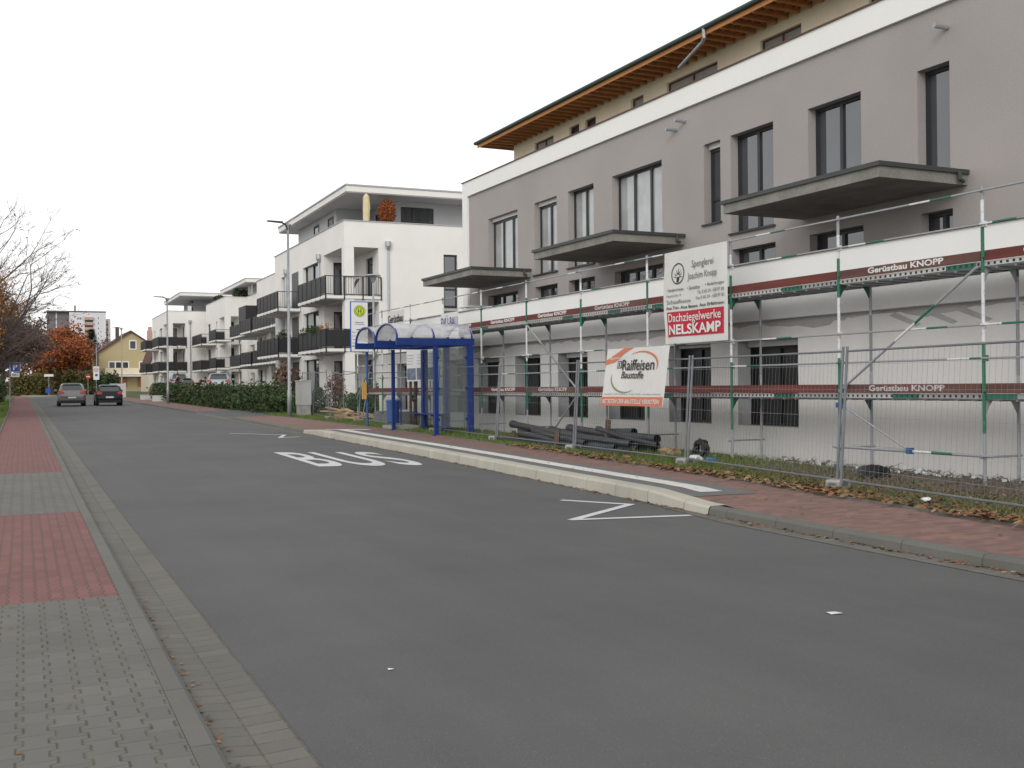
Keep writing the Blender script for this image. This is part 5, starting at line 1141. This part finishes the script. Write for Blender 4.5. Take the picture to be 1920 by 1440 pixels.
def bare_tree(lb, x, y, h, rad, cz, seed, limbs=26, name='bare_tree', leaves=0, lmat='gold_leaf', tk=1.):
    r = random.Random(seed); z = gz(y); o = thing(name, lb, 'tree', (x, y, z)); tb = MB(); br = MB(); tips = []
    top = Vector((x+.2, y, z+h*.62)); tb.tube([(x, y, z-.1), (x+.05, y, z+h*.2), tuple(top-Vector((.1, 0, h*.2))), tuple(top)], [.26, .21, .14, .06], 8)
    def curve(a, b, r0, r1, n, wob, up):
        pts = []; L_ = (b-a).length; ox = Vector((r.gauss(0, 1), r.gauss(0, 1), 0))*wob*L_
        for k in range(n+1): t = k/n; pts.append(a.lerp(b, t)+Vector((0, 0, -up*L_*sin(pi*t)))+ox*sin(pi*t)+Vector((r.gauss(0, .02), r.gauss(0, .02), r.gauss(0, .02)))*L_*.4)
        br.tube(pts, [r0+(r1-r0)*k/n for k in range(n+1)], 5 if r0 > .03 else 3, False); return pts
    for i in range(limbs):
        a = 2*pi*(i*.618+r.uniform(-.05, .05)); el = r.uniform(-.25, 1.); q = Vector((cos(a)*sqrt(max(0, 1-el*el)), sin(a)*sqrt(max(0, 1-el*el)), el))*r.uniform(.6, .8)
        tgt = Vector((x+q.x*rad, y+q.y*rad, z+cz+q.z*(h-cz))); src = Vector((x+.08, y, z+h*r.uniform(.16, .52)))
        L1 = curve(src, tgt, .07*tk, .022*tk, 5, .08, .06); d1 = (tgt-src).normalized()
        for k in range(9):
            p = L1[r.choice((1, 2, 3, 4, 5, 5))]; d = (d1*1.0+Vector((r.gauss(0, .6), r.gauss(0, .6), r.gauss(.15, .45)))).normalized(); e = p+d*rad*r.uniform(.22, .42)
            L2 = curve(p, e, .02*tk, .009*tk, 3, .08, .03)
            for m_ in range(7):
                p2 = L2[r.choice((1, 2, 3, 3))]; d2 = (d+Vector((r.gauss(0, .55), r.gauss(0, .55), r.gauss(.1, .4)))).normalized(); e2 = p2+d2*rad*r.uniform(.08, .2)
                L3 = curve(p2, e2, .009*tk, .005*tk, 2, .1, .02); tips.append(e2)
                for w_ in range(2):
                    d3 = (d2+Vector((r.gauss(0, .6), r.gauss(0, .6), r.gauss(0, .4)))).normalized(); br.tube([L3[1], L3[1]+d3*rad*r.uniform(.04, .09)], [.006*tk, .004*tk], 3, False)
    tb.build('trunk', 'bark', o); br.build('branches', 'twig', o)
    if leaves:
        lm = MB()
        for _ in range(leaves):
            t = r.choice(tips); p = t+Vector((r.gauss(0, .15), r.gauss(0, .15), r.gauss(0, .15))); u = Vector((r.gauss(0, 1), r.gauss(0, 1), r.gauss(0, 1))).normalized(); v = u.cross(Vector((r.gauss(0, 1), r.gauss(0, 1), 1))).normalized(); k = r.uniform(.03, .08)
            lm.quad(tuple(p-u*k), tuple(p+v*k*.55), tuple(p+u*k), tuple(p-v*k*.55))
        lm.build('crown', lmat, o)
bare_tree('tall bare tree with spreading fine twigs at the left edge', -1.1, 58, 10.6, 5.4, 5.2, 5, 30, leaves=500, lmat='brown_leaf')
tree('bare_tree', 'lower bare tree with drooping twigs below the tall bare tree', -2.0, 66, 8.0, 5.6, 27, 6, 4, None, 900, ls=.07, lmat='brown_leaf', trunk_r=.22, twig=.008, clear_=.26, up=.35)
bare_tree('small tree with golden orange leaves at the far left edge', -.75, 56, 6.9, 2.3, 4.6, 8, 16, 'autumn_tree', 5500, 'gold_leaf', .8)
tree('autumn_tree', 'brown leaved tree behind the parking sign, left of the pavement', -1.6, 84, 9.0, 4.2, 13, 5, 4, nleaf=15000, ls=.13, lmat='brown_leaf', trunk_r=.22, clear_=.12)
tree('autumn_tree', 'bare brown twiggy tree behind the parking sign', -.9, 98, 10.5, 4.8, 14, 5, 4, nleaf=16000, ls=.14, lmat='brown_leaf', trunk_r=.22, twig=.012, clear_=.12)
tree('autumn_tree', 'dull brown tree farther along the left pavement', -.6, 118, 10.0, 5.0, 24, 5, 4, nleaf=15000, ls=.16, lmat='brown_leaf', trunk_r=.22, twig=.014, clear_=.10)
tree('autumn_tree', 'dull brown tree left of the orange trees beyond the traffic island', 1.6, 156, 11.0, 5.4, 15, 5, 4, nleaf=16000, ls=.22, lmat='brown_leaf', trunk_r=.25, twig=.02)
tree('autumn_tree', 'rust orange tree, left one beside the dark brown trees', 8.6, 172, 8.4, 4.2, 16, 5, 3, clear_=.1, nleaf=12000, ls=.22, lmat='rust_leaf', trunk_r=.25, twig=.02)
tree('autumn_tree', 'bright rust orange tree with a pointed top in front of the tower block', 11.8, 176, 10.6, 3.6, 17, 5, 3, clear_=.1, nleaf=16000, ls=.22, lmat='rust_leaf', trunk_r=.25, twig=.02)
tree('autumn_tree', 'purple brown bare tree between the orange tree and the yellow house', 16.2, 186, 9.5, 4.6, 18, 5, 4, nleaf=2500, ls=.2, lmat='brown_leaf', trunk_r=.2, twig=.02)
tree('autumn_tree', 'broad twiggy brown tree under the bare tree at left', -2.4, 74, 7.6, 3.8, 19, 5, 4, nleaf=13000, ls=.11, clear_=.24, lmat='brown_leaf', trunk_r=.2, twig=.01)
shrub('shrub', 'olive green shrubs under the brown trees beyond the island', 'shrub', 4.6, 150, 5, 3, 3.4, 2500, .22, 'olive_leaf', 51, gz(150), None)
shrub('shrub', 'olive yellow shrubs under the orange trees', 'shrub', 10.4, 160, 7, 3, 3.6, 3500, .22, 'olive_leaf', 52, gz(160), None)
shrub('shrub', 'dark evergreen shrub beside the parking sign at the left edge', 'shrub', -.6, 88, 2.6, 3, 2.6, 2600, .13, 'hedge_leaf', 53, gz(88), None)
shrub('shrub', 'dark evergreen shrub behind the parking sign near the pavement', 'shrub', .3, 97, 1.4, 3, 2.3, 1500, .13, 'hedge_leaf', 54, gz(97), None)
shrub('shrub', 'dark green bush left of the white garage wall', 'shrub', 13.8, 150, 3, 3, 3.2, 1500, .22, 'hedge_leaf', 55, gz(150), None)
mb = MB(); r = random.Random(91)
for k in range(120):
    x = -70+90*k/120+r.uniform(-1, 1); y = 205+r.uniform(-12, 12)+max(0, -x)*.2; leafcloud(mb, x, y, gz(y)+2.2, 3., 3., 3.2+r.uniform(0, 1.5), 110, .45, r)
o = mb.build('far_woods', 'brown_leaf'); o['kind'] = 'stuff'
mb = MB()
for k in range(46):
    x = 7+15*k/46+r.uniform(-1, 1); y = 196+r.uniform(-4, 4); leafcloud(mb, x, y, gz(y)+1.6, 1.6, 1.6, 2.4, 90, .35, r)
o = mb.build('far_shrubbery', 'olive_leaf'); o['kind'] = 'stuff'
def conifer(x, y, h, w_, lb, seed):
    r = random.Random(seed); z = gz(y); o = thing('conifer_tree', lb, 'tree', (x, y, z)); mb = MB()
    for k in range(3800):
        t = r.random()**.8; rad = w_*(1-t)**.8*r.uniform(.3, 1); a = r.uniform(0, 2*pi); p = Vector((x+cos(a)*rad, y+sin(a)*rad, z+h*(.12+.88*t)-rad*.25))
        d = Vector((cos(a), sin(a), -.25)); s_ = Vector((-sin(a), cos(a), 0))*.14; mb.quad(tuple(p-s_), tuple(p+d*.6-s_*.2), tuple(p+d*.65+s_*.2), tuple(p+s_))
    mb.build('crown', 'conifer', o); mb = MB(); mb.tube([(x, y, z), (x, y, z+h*.95)], [.3, .04], 8); mb.build('trunk', 'bark', o)
conifer(18.4, 232, 12.8, 4.0, 'dark green conifer between the tower block and the yellow house', 61)
conifer(25.8, 262, 12.0, 1.5, 'thin dark conifer tip just left of the yellow house chimney', 62)

# ---------------- yellow house and neighbours ----------------
H1 = thing('gabled_house', 'mustard yellow gabled house with brown balcony at the end of the street', 'house', (19.2, 175, 1)); z0 = gz(175)-.3
gx0, gx1, ax = 14.55, 24.5, 19.45; ze, za = 7.15, 10.45
mb = MB(); mb.prism([(gx0, z0), (gx1, z0), (gx1, ze), (ax, za), (gx0, ze)], 'y', 175, 186); mb.build('wall', 'house_yellow', H1)
mb = MB(); mb.prism([(gx0-.5, ze-.4), (gx0-.5, ze-.18), (ax, za+.25), (gx1+.5, ze-.18), (gx1+.5, ze-.4), (ax, za+.03)], 'y', 174.6, 186.4); rf = mb.build('roof', 'brick_tile', H1); OFF[rf.name] = OFF[H1.name]
mb = MB(); mb.box(17.6, 18.1, 178, 178.6, 9.4, 11.3); mb.build('chimney', 'tower_dark', rf); mb = MB(); mb.box(22.4, 23.2, 179, 179.8, 8.4, 10.9); mb.tube([(22.8, 179.4, 10.9), (22.8, 179.4, 11.5)], .3, 8); mb.build('chimney', 'tower_salmon', rf)
def hwin(a, b, p, q, n=1): 
    window(H1, 'y', 175, a, b, p, q, -.05, tuple((k+1)/n for k in range(n-1)), (), .16, 'white_paint', 'pane')
hwin(19.2, 20.3, 7.75, 9.2); hwin(16.2, 19.2, 4.75, 6.0, 3); hwin(20.6, 23.6, 4.75, 6.0, 3)
for a, b in ((16.2, 18.0), (18.15, 18.9), (20.4, 21.5), (21.7, 22.9)):
    mb = MB(); mb.box(a, b, 174.93, 174.99, 2.1, 3.6); mb.build('shutter', 'shutter_orange', H1)
mb = MB(); mb.box(15.6, 24, 173.6, 175, 3.95, 4.15); mb.box(15.6, 24, 173.6, 173.7, 4.15, 4.95); mb.box(15.6, 15.7, 173.7, 175, 4.15, 4.95); mb.build('balcony', 'attic_concrete', H1)
mb = MB(); mb.box(17.5, 22.0, 172.8, 173.5, 3.65, 3.85); mb.build('awning', 'white_paint', H1)
mb = MB(); mb.tube([(14.75, 174.9, 1), (14.75, 174.9, 7)], .07, 6); mb.build('downpipe', 'brown_cap', H1)
H2 = thing('garage_house', 'low white walled building with dark red roof left of the yellow house', 'house', (13, 185, 1)); mb = MB(); mb.box(12.7, 14.9, 184, 190, .7, 5.3); mb.build('wall', 'tower_white', H2)
mb = MB(); mb.prism([(11.6, 7.6), (15.3, 7.6), (15.6, 5.2), (12.3, 4.4)], 'y', 183.6, 191); mb.build('roof', 'brick_tile', H2)
H3 = thing('gabled_outbuilding', 'narrow cream gabled building between the yellow house and the far white house', 'house', (19.9, 150, 1))
mb = MB(); mb.prism([(19.1, .8), (21.0, .8), (21.0, 4.3), (20.0, 7.0), (19.1, 4.3)], 'y', 152, 160); mb.build('wall', 'house_cream', H3)
mb = MB(); mb.prism([(18.9, 4.0), (18.9, 4.3), (20.0, 7.4), (21.3, 4.3), (21.3, 4.0), (20.0, 7.05)], 'y', 151.8, 160.2); mb.build('roof', 'brick_tile', H3)
window(H3, 'y', 152, 19.85, 20.25, 3.6, 5.2, -.04, (), (), .08, 'white_paint', 'pane'); window(H3, 'y', 152, 19.7, 20.3, 1.4, 2.6, -.04, (), (), .08, 'white_paint', 'pane')

# ---------------- tower block, ~600 m away ----------------
from math import tan
def bearing(px, dist):   # direction of a far thing, at the given distance
    u = (px-960)/F_PX; a = math.atan2(u, 1)+YAW; return dist*sin(a), dist*cos(a)
TW = thing('tower_block', 'distant twelve storey tower block with salmon balconies and a grey wing', 'tower block', (*bearing(150, 600), 0), -(math.atan((150-960)/F_PX)+YAW))
def tx(px): return (px-150)*600/F_PX*1.16   # offset across the tower's face
K1 = .253; KZ = .272
def tzz(py): return 1.65+(734-py)*KZ
def tb(px0, px1, py0, py1, y0, y1, mat, name): 
    m = MB(); m.box((px0-150)*K1, (px1-150)*K1, y0, y1, tzz(py0) if py0 else 0, tzz(py1)); return m.build(name, mat, TW, local=True)
tb(89, 131, 0, 588, 0, 16, 'tower_grey', 'grey_wing'); tb(131, 200, 0, 586, -2, 16, 'tower_white', 'wall'); tb(192, 209, 0, 599, 1, 15, 'tower_white', 'wall')
tb(140, 143.5, 588, 574, 3, 6, 'tower_grey', 'roof_mast'); tb(89, 200.5, 588, 585.6, -2.1, 0, 'tower_dark', 'roof_edge') 
tb(106, 108, 730, 589, -.15, 0, 'tower_white', 'stair_light')
for k in range(14):
    py = 597+k*9.6
    tb(159.5, 176, py+5.5, py, -3.2, -2, 'tower_salmon', 'balcony'); tb(160, 175.5, py+9.4, py+5.6, -2.1, -2.0, 'tower_dark', 'window')
    tb(194, 204, py+11, py+5.5, .2, 1, 'tower_salmon', 'balcony'); tb(194, 204, py+15, py+11.2, .8, .95, 'tower_dark', 'window')
    for a in (146, 150.2): tb(a, a+2.6, py+4.5, py+1.5, -2.08, -2.0, 'tower_dark', 'window')
    tb(185, 186.3, py+3, py, -2.08, -2.0, 'tower_dark', 'window')

# ---------------- cars ----------------
def car(name, lb, x, y, rot, mat, H=1.48, W=1.79, Ln=4.2, z=None, group=None, cat='car', roof_sheen=None):
    z = gz(y)+.012 if z is None else z; o = thing(name, lb, cat, (x, y, z), rot, group)
    h = H/1.48; hw = W/2; l = Ln/4.2
    st = [(-2.10, .38, .62, .66, .80), (-2.06, .28, .86, .90, .84), (-1.98, .26, .98, 1.02, .84), (-1.62, .26, .97, 1.36, .74), (-1.40, .26, .96, 1.44, .68), (-.6, .24, .95, 1.48, .66), (.2, .24, .94, 1.46, .65), (.62, .24, .93, 1.36, .66), (1.25, .25, .92, .97, .78), (1.85, .27, .80, .84, .76), (2.06, .30, .62, .66, .70), (2.12, .38, .52, .54, .62)]
    rings = []
    for (yy, zb, zl, zt, wt) in st:
        en = 1-.10*max(0, (abs(yy)-1.6)/.5)**2; wb = hw*en; zb *= 1; zl *= h; zt *= h
        rings.append([(-wb*.86, yy*l, zb), (-wb, yy*l, zb+.16), (-wb*1.0, yy*l, (zb+zl)/2+.05), (-wb*.94, yy*l, zl), (-hw*wt/.9, yy*l, max(zt-.05, zl+.01)), (-hw*wt/.9*.8, yy*l, max(zt, zl+.012)),
                      (hw*wt/.9*.8, yy*l, max(zt, zl+.012)), (hw*wt/.9, yy*l, max(zt-.05, zl+.01)), (wb*.94, yy*l, zl), (wb, yy*l, (zb+zl)/2+.05), (wb, yy*l, zb+.16), (wb*.86, yy*l, zb)])
    body = MB(); gl = MB()
    n = 12
    for i in range(len(rings)-1):
        for k in range(n):
            k2 = (k+1) % n; q = (rings[i][k], rings[i][k2], rings[i+1][k2], rings[i+1][k])
            side = k in (3, 7) and 3 <= i <= 6; rear = i == 2 and k in (5,); front = i == 7 and k in (5,)
            (gl if side or rear or front else body).quad(*q)
    body.f.append(tuple(range(len(body.v), len(body.v)+n))); body.v += rings[0]; body.m.append(0); body.f.append(tuple(range(len(body.v), len(body.v)+n))); body.v += rings[-1]; body.m.append(0)
    b = body.build('body', mat, o, local=True)
    bm = bmesh.new(); bm.from_mesh(b.data); bmesh.ops.remove_doubles(bm, verts=bm.verts, dist=.0005); bmesh.ops.recalc_face_normals(bm, faces=bm.faces); bm.to_mesh(b.data); bm.free()
    for p in b.data.polygons: p.use_smooth = True
    md = b.modifiers.new('b', 'BEVEL'); md.width = .03; md.segments = 2; md.limit_method = 'ANGLE'
    gl.build('window', 'car_glass', o, local=True)
    for sx in (-1, 1):
        for yy in (-1.3*l, 1.32*l):
            m = MB(); xx = sx*(hw-.11); m.tube([(xx-.105, yy, .32), (xx+.105, yy, .32)], .32, 18); t = m.build('wheel', 'rubber', o, local=True)
            m = MB(); m.tube([(xx+sx*.10, yy, .32), (xx+sx*.112, yy, .32)], .2, 12); m.build('rim', 'rim', t, local=True)
        m = MB(); m.prism([(sx*hw*.93, .80*h), (sx*hw*.93, 1.0*h), (sx*hw*.78, 1.02*h), (sx*hw*.55, .92*h), (sx*hw*.60, .82*h)], 'y', -2.115*l, -1.98*l); m.build('tail_light', 'tail_red', o, local=True)
        m = MB(); m.box(sx*hw*.98 if sx > 0 else -hw-.18, hw+.18 if sx > 0 else -hw*.98, .72*l, .86*l, .98*h, 1.10*h); m.build('mirror', mat, o, local=True)
    m = MB(); m.box(-hw*.84, hw*.84, -2.13*l, -2.02*l, .22, .42); m.build('bumper', 'rubber', o, local=True)
    m = MB(); m.box(-.26, .26, -2.145*l, -2.131*l, .40, .51); m.v = [(p[0], p[1], p[2]+.16) for p in m.v]; m.build('number_plate', 'plate', o, local=True)
    m = MB(); m.box(-hw*.66, hw*.66, -1.66*l, -1.50*l, 1.42*h, 1.46*h); m.build('spoiler', roof_sheen or mat, o, local=True)
    m = MB(); m.box(-hw*.62, hw*.62, -1.45*l, .3*l, 1.475*h, 1.492*h); m.build('roof_skin', roof_sheen or mat, o, local=True)  # silver on dark cars' roof and spoiler imitates the sky's reflection
    return o
car('car', 'grey brown crossover car seen from behind on the left side of the road', 5.28, 84.4, -.03, 'car_grey', 1.62, 1.84, 4.4, roof_sheen='car_silver')
car('car', 'black hatchback seen from behind on the right side of the road', 7.75, 84.2, -.03, 'car_black', 1.50, 1.80, roof_sheen='car_silver')
zc = lambda x, y: T(x, y)+.04
car('car', 'silver blue hatchback parked behind the hedge, nearest of the parked cars', 16.0, 85.5, -.25, 'car_silver', 1.5, 1.72, 3.9, zc(16, 86)+.35, 'cars parked behind the hedge')
car('car', 'dark maroon car with two people beside it behind the hedge', 15.3, 98, -.15, 'car_maroon', 1.42, 1.75, 4.2, zc(15.3, 98)+.15, 'cars parked behind the hedge')
car('car', 'small grey car half hidden behind the maroon car', 16.0, 106, -.1, 'car_silver', 1.5, 1.7, 3.8, zc(16, 106)+.45, 'cars parked behind the hedge')
car('car', 'dark grey car with roof pale from painted sky reflection, parked at the far left end of the hedge', 13.95, 104, -.1, 'car_darkgrey', 1.5, 1.8, 4.2, zc(14, 104)-.1, 'cars parked behind the hedge', roof_sheen='car_silver')

# ---------------- people ----------------
def person(lb, x, y, z, rot, J, top, legs):
    """J: dict of joints in local coords; one skinned body, clothing and hair as children"""
    o = thing('person', lb, 'person', (x, y, z), rot)
    names = list(J); idx = {k: i for i, k in enumerate(names)}
    E_ = [('pelvis', 'chest'), ('chest', 'neck'), ('neck', 'head'), ('chest', 'lsh'), ('lsh', 'lel'), ('lel', 'lha'), ('chest', 'rsh'), ('rsh', 'rel'), ('rel', 'rha'), ('pelvis', 'lhip'), ('lhip', 'lkn'), ('lkn', 'lan'), ('lan', 'lto'), ('pelvis', 'rhip'), ('rhip', 'rkn'), ('rkn', 'ran'), ('ran', 'rto')]
    def skin(sub, scale, mat, nm, par):
        ns = sorted({n for e in sub for n in e}, key=lambda n: names.index(n)); ii = {n: i for i, n in enumerate(ns)}
        me = D.meshes.new(nm); me.from_pydata([J[n][0] for n in ns], [(ii[a], ii[b]) for a, b in sub], []); me.materials.append(M[mat])
        ob = link(D.objects.new(nm, me)); ob.parent = par; sm = ob.modifiers.new('s', 'SKIN'); ob.modifiers.new('u', 'SUBSURF').levels = 1; ob.modifiers['u'].render_levels = 1
        for i, n in enumerate(ns): v = me.skin_vertices[0].data[i]; v.radius = (J[n][1]*scale,)*2; v.use_root = i == 0
        return ob
    b = skin(E_, 1, 'skin', 'body', o)
    skin([e for e in E_ if e[1] in ('chest', 'lsh', 'rsh', 'lel', 'rel') or e[0] in ('lel', 'rel')][:0]+[('pelvis', 'chest'), ('chest', 'lsh'), ('lsh', 'lel'), ('chest', 'rsh'), ('rsh', 'rel')], 1.18, top, 'jacket', b)
    skin([('pelvis', 'lhip'), ('lhip', 'lkn'), ('lkn', 'lan'), ('pelvis', 'rhip'), ('rhip', 'rkn'), ('rkn', 'ran')], 1.15, legs, 'trousers', b)
    hx, hy_, hz = J['head'][0]; bm = bmesh.new(); bmesh.ops.create_uvsphere(bm, u_segments=12, v_segments=8, radius=.115); me = D.meshes.new('hair')
    for v in bm.verts: v.co = Vector((v.co.x+hx, v.co.y*1.1+hy_-.015, max(v.co.z, -.03)+hz+.02))
    bm.to_mesh(me); bm.free(); me.materials.append(M['hair']); h_ = link(D.objects.new('hair', me)); h_.parent = b
    return o
stand = dict(pelvis=((0, 0, .95), .13), chest=((0, .03, 1.35), .14), neck=((0, .04, 1.5), .06), head=((0, .07, 1.64), .10), lsh=((-.19, .03, 1.42), .06), lel=((-.26, .18, 1.18), .045), lha=((-.2, .42, 1.15), .035),
             rsh=((.19, .03, 1.42), .06), rel=((.3, .22, 1.22), .045), rha=((.42, .45, 1.3), .035), lhip=((-.1, 0, .88), .09), lkn=((-.11, .03, .5), .065), lan=((-.12, 0, .09), .045), lto=((-.12, .17, .04), .035),
             rhip=((.1, 0, .88), .09), rkn=((.11, .03, .5), .065), ran=((.12, 0, .09), .045), rto=((.12, .17, .04), .035))
bend = dict(stand); bend.update(chest=((0, .35, 1.22), .14), neck=((0, .47, 1.28), .06), head=((0, .58, 1.32), .10), lsh=((-.19, .38, 1.24), .06), lel=((-.22, .55, 1.0), .045), lha=((-.18, .75, .95), .035), rsh=((.19, .38, 1.24), .06), rel=((.22, .55, 1.0), .045), rha=((.18, .75, .95), .035))
zq = zc(14.6, 95)
person('person in dark clothes reaching towards the maroon car with a white bag', 14.45, 96.5, zq+.35, -1.5, stand, 'cloth_dark', 'cloth_dark')
person('person in dark jacket bending over beside the maroon car', 16.1, 95.5, zq+.35, -1.4, bend, 'cloth_dark', 'cloth_dark')
crumple('carrier_bag', 14.95, 96.4, zq+1.35, .2, 'cloth_white', 'white carrier bag held by the person at the maroon car', 'bag', 9)

# ---------------- grass, leaves, rubble (uncountable) ----------------
def stuff(o): o['kind'] = 'stuff'; return o
r = random.Random(77)
def dens(x, y):   # verge grass thins out towards the near right where the soil is bare
    return 1.0 if y > 17.5 else max(.04, ((y-11)/6.5)**2)*(.6 if x > 12.6 else 1)
mb = MB()
for _ in range(52000):
    y = 5+38*r.random()**1.35; x0_ = PB(y)+.05; x = x0_+(13.9-x0_)*r.random()
    if r.random() > dens(x, y): continue
    h = r.uniform(.05, .15)*(1.25 if r.random() < .2 else 1)*(1.3 if x > 12.4 else .85); a = r.uniform(0, 2*pi); h *= .8; w_ = .006+.00022*y; lx, ly = r.gauss(0, .04), r.gauss(0, .04); z = gz(y)+.085
    mb.tri((x-cos(a)*w_, y-sin(a)*w_, z), (x+cos(a)*w_, y+sin(a)*w_, z), (x+lx, y+ly, z+h))
stuff(mb.build('verge_grass', 'grass'))
mb = MB()
for _ in range(16000):
    y = 4.5+17*r.random(); x0_ = PB(y)+.05; x = x0_+(13.9-x0_)*r.random()
    if r.random() < smooth(13, 20, y): continue
    h = r.uniform(.02, .09); a = r.uniform(0, 2*pi); w_ = .006+.0003*y; z = gz(y)+.09
    mb.tri((x-cos(a)*w_, y-sin(a)*w_, z), (x+cos(a)*w_, y+sin(a)*w_, z), (x+r.gauss(0, .06), y+r.gauss(0, .06), z+h))
stuff(mb.build('dry_grass', 'dry_grass'))
mb = MB()
for _ in range(26000):
    y = 30+80*r.random(); x = bL(y)-.1-6.5*r.random()**1.5
    h = r.uniform(.05, .14); a = r.uniform(0, 6.3); w_ = .03; z = gz(y)+.045
    mb.tri((x-cos(a)*w_, y-sin(a)*w_, z), (x+cos(a)*w_, y+sin(a)*w_, z), (x+r.gauss(0, .04), y, z+h))
for _ in range(9000):
    y = 44+10*r.random(); x = PB(y)+.1+3.5*r.random(); h = r.uniform(.05, .16); a = r.uniform(0, 6.3); w_ = .018; z = T(x, y)-.005
    mb.tri((x-cos(a)*w_, y-sin(a)*w_, z), (x+cos(a)*w_, y+sin(a)*w_, z), (x+r.gauss(0, .04), y, z+h))
stuff(mb.build('lawn_grass', 'grass'))
def leafquad(mb, x, y, z, s, r, tilt=.5):
    a = r.uniform(0, 2*pi); u = Vector((cos(a), sin(a), r.uniform(-tilt, tilt)))*s; v = Vector((-sin(a), cos(a), r.uniform(-tilt, tilt)))*s*.8; p = Vector((x, y, z+s*tilt*.5))
    c = p+Vector((0, 0, s*.25)); P = [p-u, p-v*.7-u*.2, p+u*.3-v, p+u, p+u*.3+v, p-u*.2+v*.7]; n = len(mb.v); mb.v += [tuple(q) for q in P]; mb.f.append(tuple(range(n, n+6))); mb.m.append(0)
mb = MB()
for _ in range(5200):
    y = 5+19*r.random()**.9; e = abs(r.gauss(0, .30)); x = PB(y)+.12+(e if r.random() < .6 else -e*.35); z = gz(y)+(.16 if x < PB(y)+.06 else .12)
    if r.random() < .30+.7*smooth(.2, .8, .5+.5*sin(y*1.7)+.2*sin(y*5)): leafquad(mb, x, y, z, r.uniform(.025, .06), r)
for _ in range(900): y = 5+30*r.random()**1.4; x = KR(y)-.02-abs(r.gauss(0, .06)); leafquad(mb, x, y, gz(y)+.012, r.uniform(.012, .035), r, .3)
for _ in range(130): y = 5+20*r.random(); x = KR(y)+.4+r.random()*(PB(y)-KR(y)-.4); leafquad(mb, x, y, zp(x-KR(y), y)+.012, r.uniform(.015, .035), r, .2)
for _ in range(120): y = 3.8+6*r.random(); x = kL(y)+.14+abs(r.gauss(0, .03)); leafquad(mb, x, y, gz(y)+.014, r.uniform(.006, .018), r, .3)
for _ in range(60): y = 4+14*r.random(); x = kL(y)-1.1*r.random(); leafquad(mb, x, y, gz(y)+.068, r.uniform(.006, .018), r, .2)
for _ in range(900): y = 6+10*r.random(); x = PB(y)+.2+2.2*r.random(); leafquad(mb, x, y, gz(y)+.10, r.uniform(.02, .045), r)
for _ in range(500): y = 40+11*r.random(); x = PB(y)+.05+abs(r.gauss(0, .4)); leafquad(mb, x, y, T(x, y)+.01, r.uniform(.03, .06), r)
stuff(mb.build('fallen_leaves', 'fallen'))
mb = MB()
for _ in range(1100):
    y = 6+13*r.random(); x = 13.7+.75*r.random()**.6; z = gz(y)+.08; s = r.uniform(.012, .06); leafquad(mb, x, y, z+r.uniform(0, .06), s, r, .8)
stuff(mb.build('render_rubble', 'debris_white'))
mb = MB()
for _ in range(420):
    y = 6.5+10*r.random(); x = 12.0+1.9*r.random(); z = gz(y)+.09; a = r.uniform(0, 6.3); ln = r.uniform(.1, .45)
    mb.tube([(x, y, z), (x+cos(a)*ln*.5, y+sin(a)*ln*.5, z+r.uniform(.01, .12)), (x+cos(a)*ln, y+sin(a)*ln, z+r.uniform(0, .2))], [.006, .005, .003], 3, False)
stuff(mb.build('dry_twigs', 'twig'))
mb = MB(); ys = frange(4, 17.5, .5)
for a, b in zip(ys, ys[1:]):
    for k in range(6):
        def q(y, k): x = 12.1+.42*k; return (x+.25*sin(y*1.3+k), y, gz(y)+.085+(.035+.03*sin(y*2.1+k*1.9))*sin(pi*k/6)*min(1, (17.5-y)/2))
        mb.quad(q(a, k), q(a, k+1), q(b, k+1), q(b, k))
o = mb.build('bare_soil', 'soil', smooth=True); o['kind'] = 'structure'
